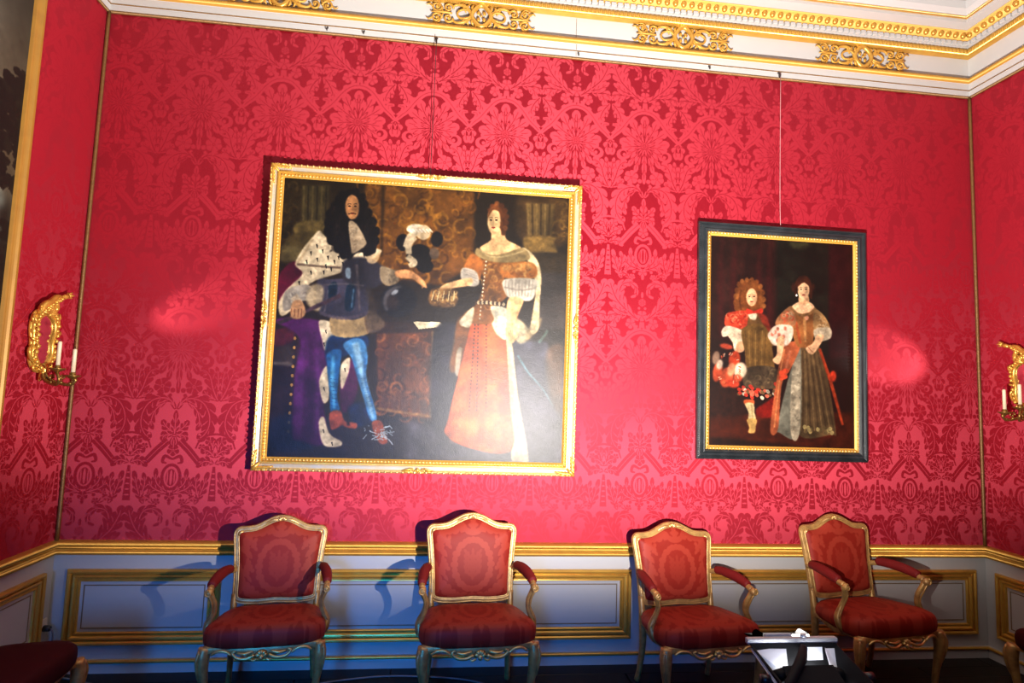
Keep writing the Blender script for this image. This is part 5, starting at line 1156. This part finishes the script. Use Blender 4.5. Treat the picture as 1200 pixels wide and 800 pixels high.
# ------------------------------------------------------------------ floodlight on its stand
def floodlight():
    t = thing('floodlight', 'open silver floodlight on a black tripod stand, shining at the wall', 'lamp', (LAMP.x, LAMP.y - .130, 0)); t.scale = (1, 1, .99)
    def quad(b, P, th=.003):
        P = [Vector(p) for p in P]; n = (P[1] - P[0]).cross(P[2] - P[0]).normalized() * th
        b.add([tuple(p) for p in P] + [tuple(p + n) for p in P], [(0, 1, 2, 3), (7, 6, 5, 4), (0, 4, 5, 1), (1, 5, 6, 2), (2, 6, 7, 3), (3, 7, 4, 0)])
    # open trough: floor of the trough small, rim wide
    Z0, Z1 = 1.085, 1.185; fx, fy, nx_, ny = .104, .100, .100, -.085; gx, gy0, gy1 = .055, .055, -.05
    b = MB()
    quad(b, [(-fx, fy, Z1), (fx, fy, Z1), (gx, gy0, Z0), (-gx, gy0, Z0)], -.004)
    quad(b, [(-nx_, ny, Z1 - .045), (nx_, ny, Z1 - .045), (gx, gy1, Z0), (-gx, gy1, Z0)], .004)
    quad(b, [(-fx, fy, Z1), (-gx, gy0, Z0), (-gx, gy1, Z0), (-nx_, ny, Z1 - .045)], -.004)
    quad(b, [(fx, fy, Z1), (gx, gy0, Z0), (gx, gy1, Z0), (nx_, ny, Z1 - .045)], .004)
    b.box(-gx, gx, gy1, gy0, Z0 - .006, Z0)
    h = b.build('housing', M['black'], t)
    b = MB()   # silver far rim
    b.box(-fx - .004, fx + .004, fy - .002, fy + .010, Z1 - .002, Z1 + .012, bev=.002); b.box(-.06, .005, fy + .010, fy + .016, Z1 - .0, Z1 + .017, bev=.002); b.blob((.028, fy + .004, Z1 + .014), (.009, .006, .006), 8, 5)
    b.build('rim', M['alu'], h)
    for nm, P in (('reflector', [(-fx + .004, fy - .006, Z1 - .008), (-.022, fy - .010, Z1 - .008), (-.040, gy0 - .004, Z0 + .052), (-.078, gy0 + .012, Z0 + .050)]),
                  ('reflector', [(.010, fy - .008, Z1 - .006), (.066, fy - .008, Z1 - .006), (.060, fy - .022, Z1 - .040), (.014, fy - .022, Z1 - .040)]),
                  ('reflector', [(.074, fy - .004, Z1 - .004), (fx - .002, fy - .004, Z1 - .004), (.092, .055, Z1 - .050), (.066, .065, Z1 - .034)]),
                  ('reflector', [(-fx + .002, fy - .006, Z1 - .010), (-fx + .008, fy - .010, Z1 - .012), (-nx_ + .004, ny + .012, Z1 - .060), (-nx_ - .004, ny + .012, Z1 - .058)]),
                  ('reflector', [(.012, .02, Z0 + .030), (.056, .03, Z0 + .040), (.060, .005, Z0 + .030), (.020, -.01, Z0 + .022)])):
        b = MB(); quad(b, P, .002); b.build(nm, M['reflector'], h)
    b = MB(); [quad(b, [(x0 * .85, fy + .016, 1.176), (x1 * .85, fy + .016, 1.176), (x1, fy + .088, z1), (x0, fy + .088, z0)], -.0015) for x0, x1, z0, z1 in ((-.070, .088, 1.1734, 1.1734),)]; b.build('barn_door', M['soot'], h)
    for sx in (-1, 1):  # unseen fins, added to keep the beam off the lower side walls
        b = MB(); zl = LAMP.z / .99; x = sx * .055; yl = .130; L = [(.0, .006), (.029, .0043), (.037, .0), (.046, -.010)]
        V = [(x + e, yl + y, zl + z) for e in (-.001, .001) for y, z in L] + [(x + e, yl + y, 1.174) for e in (-.001, .001) for y, z in L]
        F = [f for k in range(3) for f in ((k, k + 1, 9 + k, 8 + k), (4 + k, 12 + k, 13 + k, 5 + k), (k, 4 + k, 5 + k, k + 1))] + [(0, 8, 12, 4), (3, 7, 15, 11)]
        b.add(V, F); b.build('blocker_fin', M['soot'], h)
    b = MB(); b.box(-.05, .05, fy + .016, fy + .0195, 1.1835, 1.1965); b.build('diode_strip', M['lamp_tube'], h)
    b = MB(); b.tube([(-.05, .045, Z0 + .062), (.05, .045, Z0 + .062)], .006, 8); b.build('lamp_tube', M['lamp_tube'], t)
    b = MB()   # dark glare shields and lamp holders in front of the tube
    quad(b, [(-.060, .040, Z0 + .078), (.056, .040, Z0 + .078), (.070, -.02, Z0 + .030), (-.070, -.02, Z0 + .026)], .004)
    b.tube([(-.075, .00, Z0 + .05), (-.02, .04, Z0 + .085), (.016, .085, Z1 - .004)], [.010, .012, .009], 8, n=14); b.tube([(-.078, .04, Z0 + .055), (-.055, .04, Z0 + .062)], .013, 8); b.tube([(.055, .04, Z0 + .062), (.075, .04, Z0 + .055)], .013, 8)
    b.build('glare_shield', M['black'], t)
    b = MB(); b.tube([(-.118, .01, 1.15), (-.125, .01, 1.10), (-.10, .005, 1.035), (0, .0, 1.025), (.10, .005, 1.035), (.125, .01, 1.10), (.118, .01, 1.15)], .007, 8, n=30); b.build('yoke', M['black'], t)
    for s in (1, -1): b = MB(); b.tube([(s * .108, .01, 1.150), (s * .126, .01, 1.150)], [.009, .010], 10); b.build('knob', M['plastic'], t)
    b = MB(); b.tube([(0, 0, .14), (0, 0, .60)], .0135, 12); b.tube([(0, 0, .55), (0, 0, 1.025)], .0105, 12); b.build('pole', M['black'], t)
    b = MB(); b.tube([(0, 0, .575), (0, 0, .625)], .020, 12); b.tube([(.018, 0, .60), (.045, 0, .60)], [.007, .010], 8); b.build('collar', M['plastic'], t)
    b = MB(); b.tube([(0, 0, .40), (0, 0, .45)], .022, 12); b.build('collar', M['plastic'], t)
    b = MB(); b.tube([(0, .0165, 1.02), (.002, .020, .60), (.0, .027, .44), (.01, .05, .12), (.02, .20, .008), (.03, .44, .008)], .0045, 6, n=40); b.build('cord', M['cable'], t)
    for k in range(3):
        a = radians(30 + 120 * k); d = Vector((cos(a), sin(a), 0))
        b = MB(); b.tube([d * .02 + Vector((0, 0, .425)), d * .40 + Vector((0, 0, .012))], .0095, 8); lg = b.build('leg', M['black'], t)
        b = MB(); b.tube([d * .012 + Vector((0, 0, .16)), d * .22 + Vector((0, 0, .20))], .006, 6); b.build('strut', M['black'], lg)
        b = MB(); b.blob(d * .402 + Vector((0, 0, .012)), (.016, .016, .012), 8, 5); b.build('foot', M['plastic'], lg)
    return t
floodlight()
# extension cable looping over the floor in front of the wall
b = MB(); b.tube([(3.08, -2.22, .006), (3.05, -1.6, .006), (2.80, -.62, .006), (2.55, -.24, .006), (2.1, -.13, .006), (1.75, -.16, .006), (1.3, -.30, .006), (.9, -.32, .006), (.35, -.15, .006), (.20, -.09, .006)], .0055, 6, n=120)
b.box(3.065, 3.095, -2.225, -2.165, .001, .021, bev=.003)
tag(b.build('extension_cable', M['cable']), 'thin grey cable looping over the dark floor behind the chair legs', 'cable')
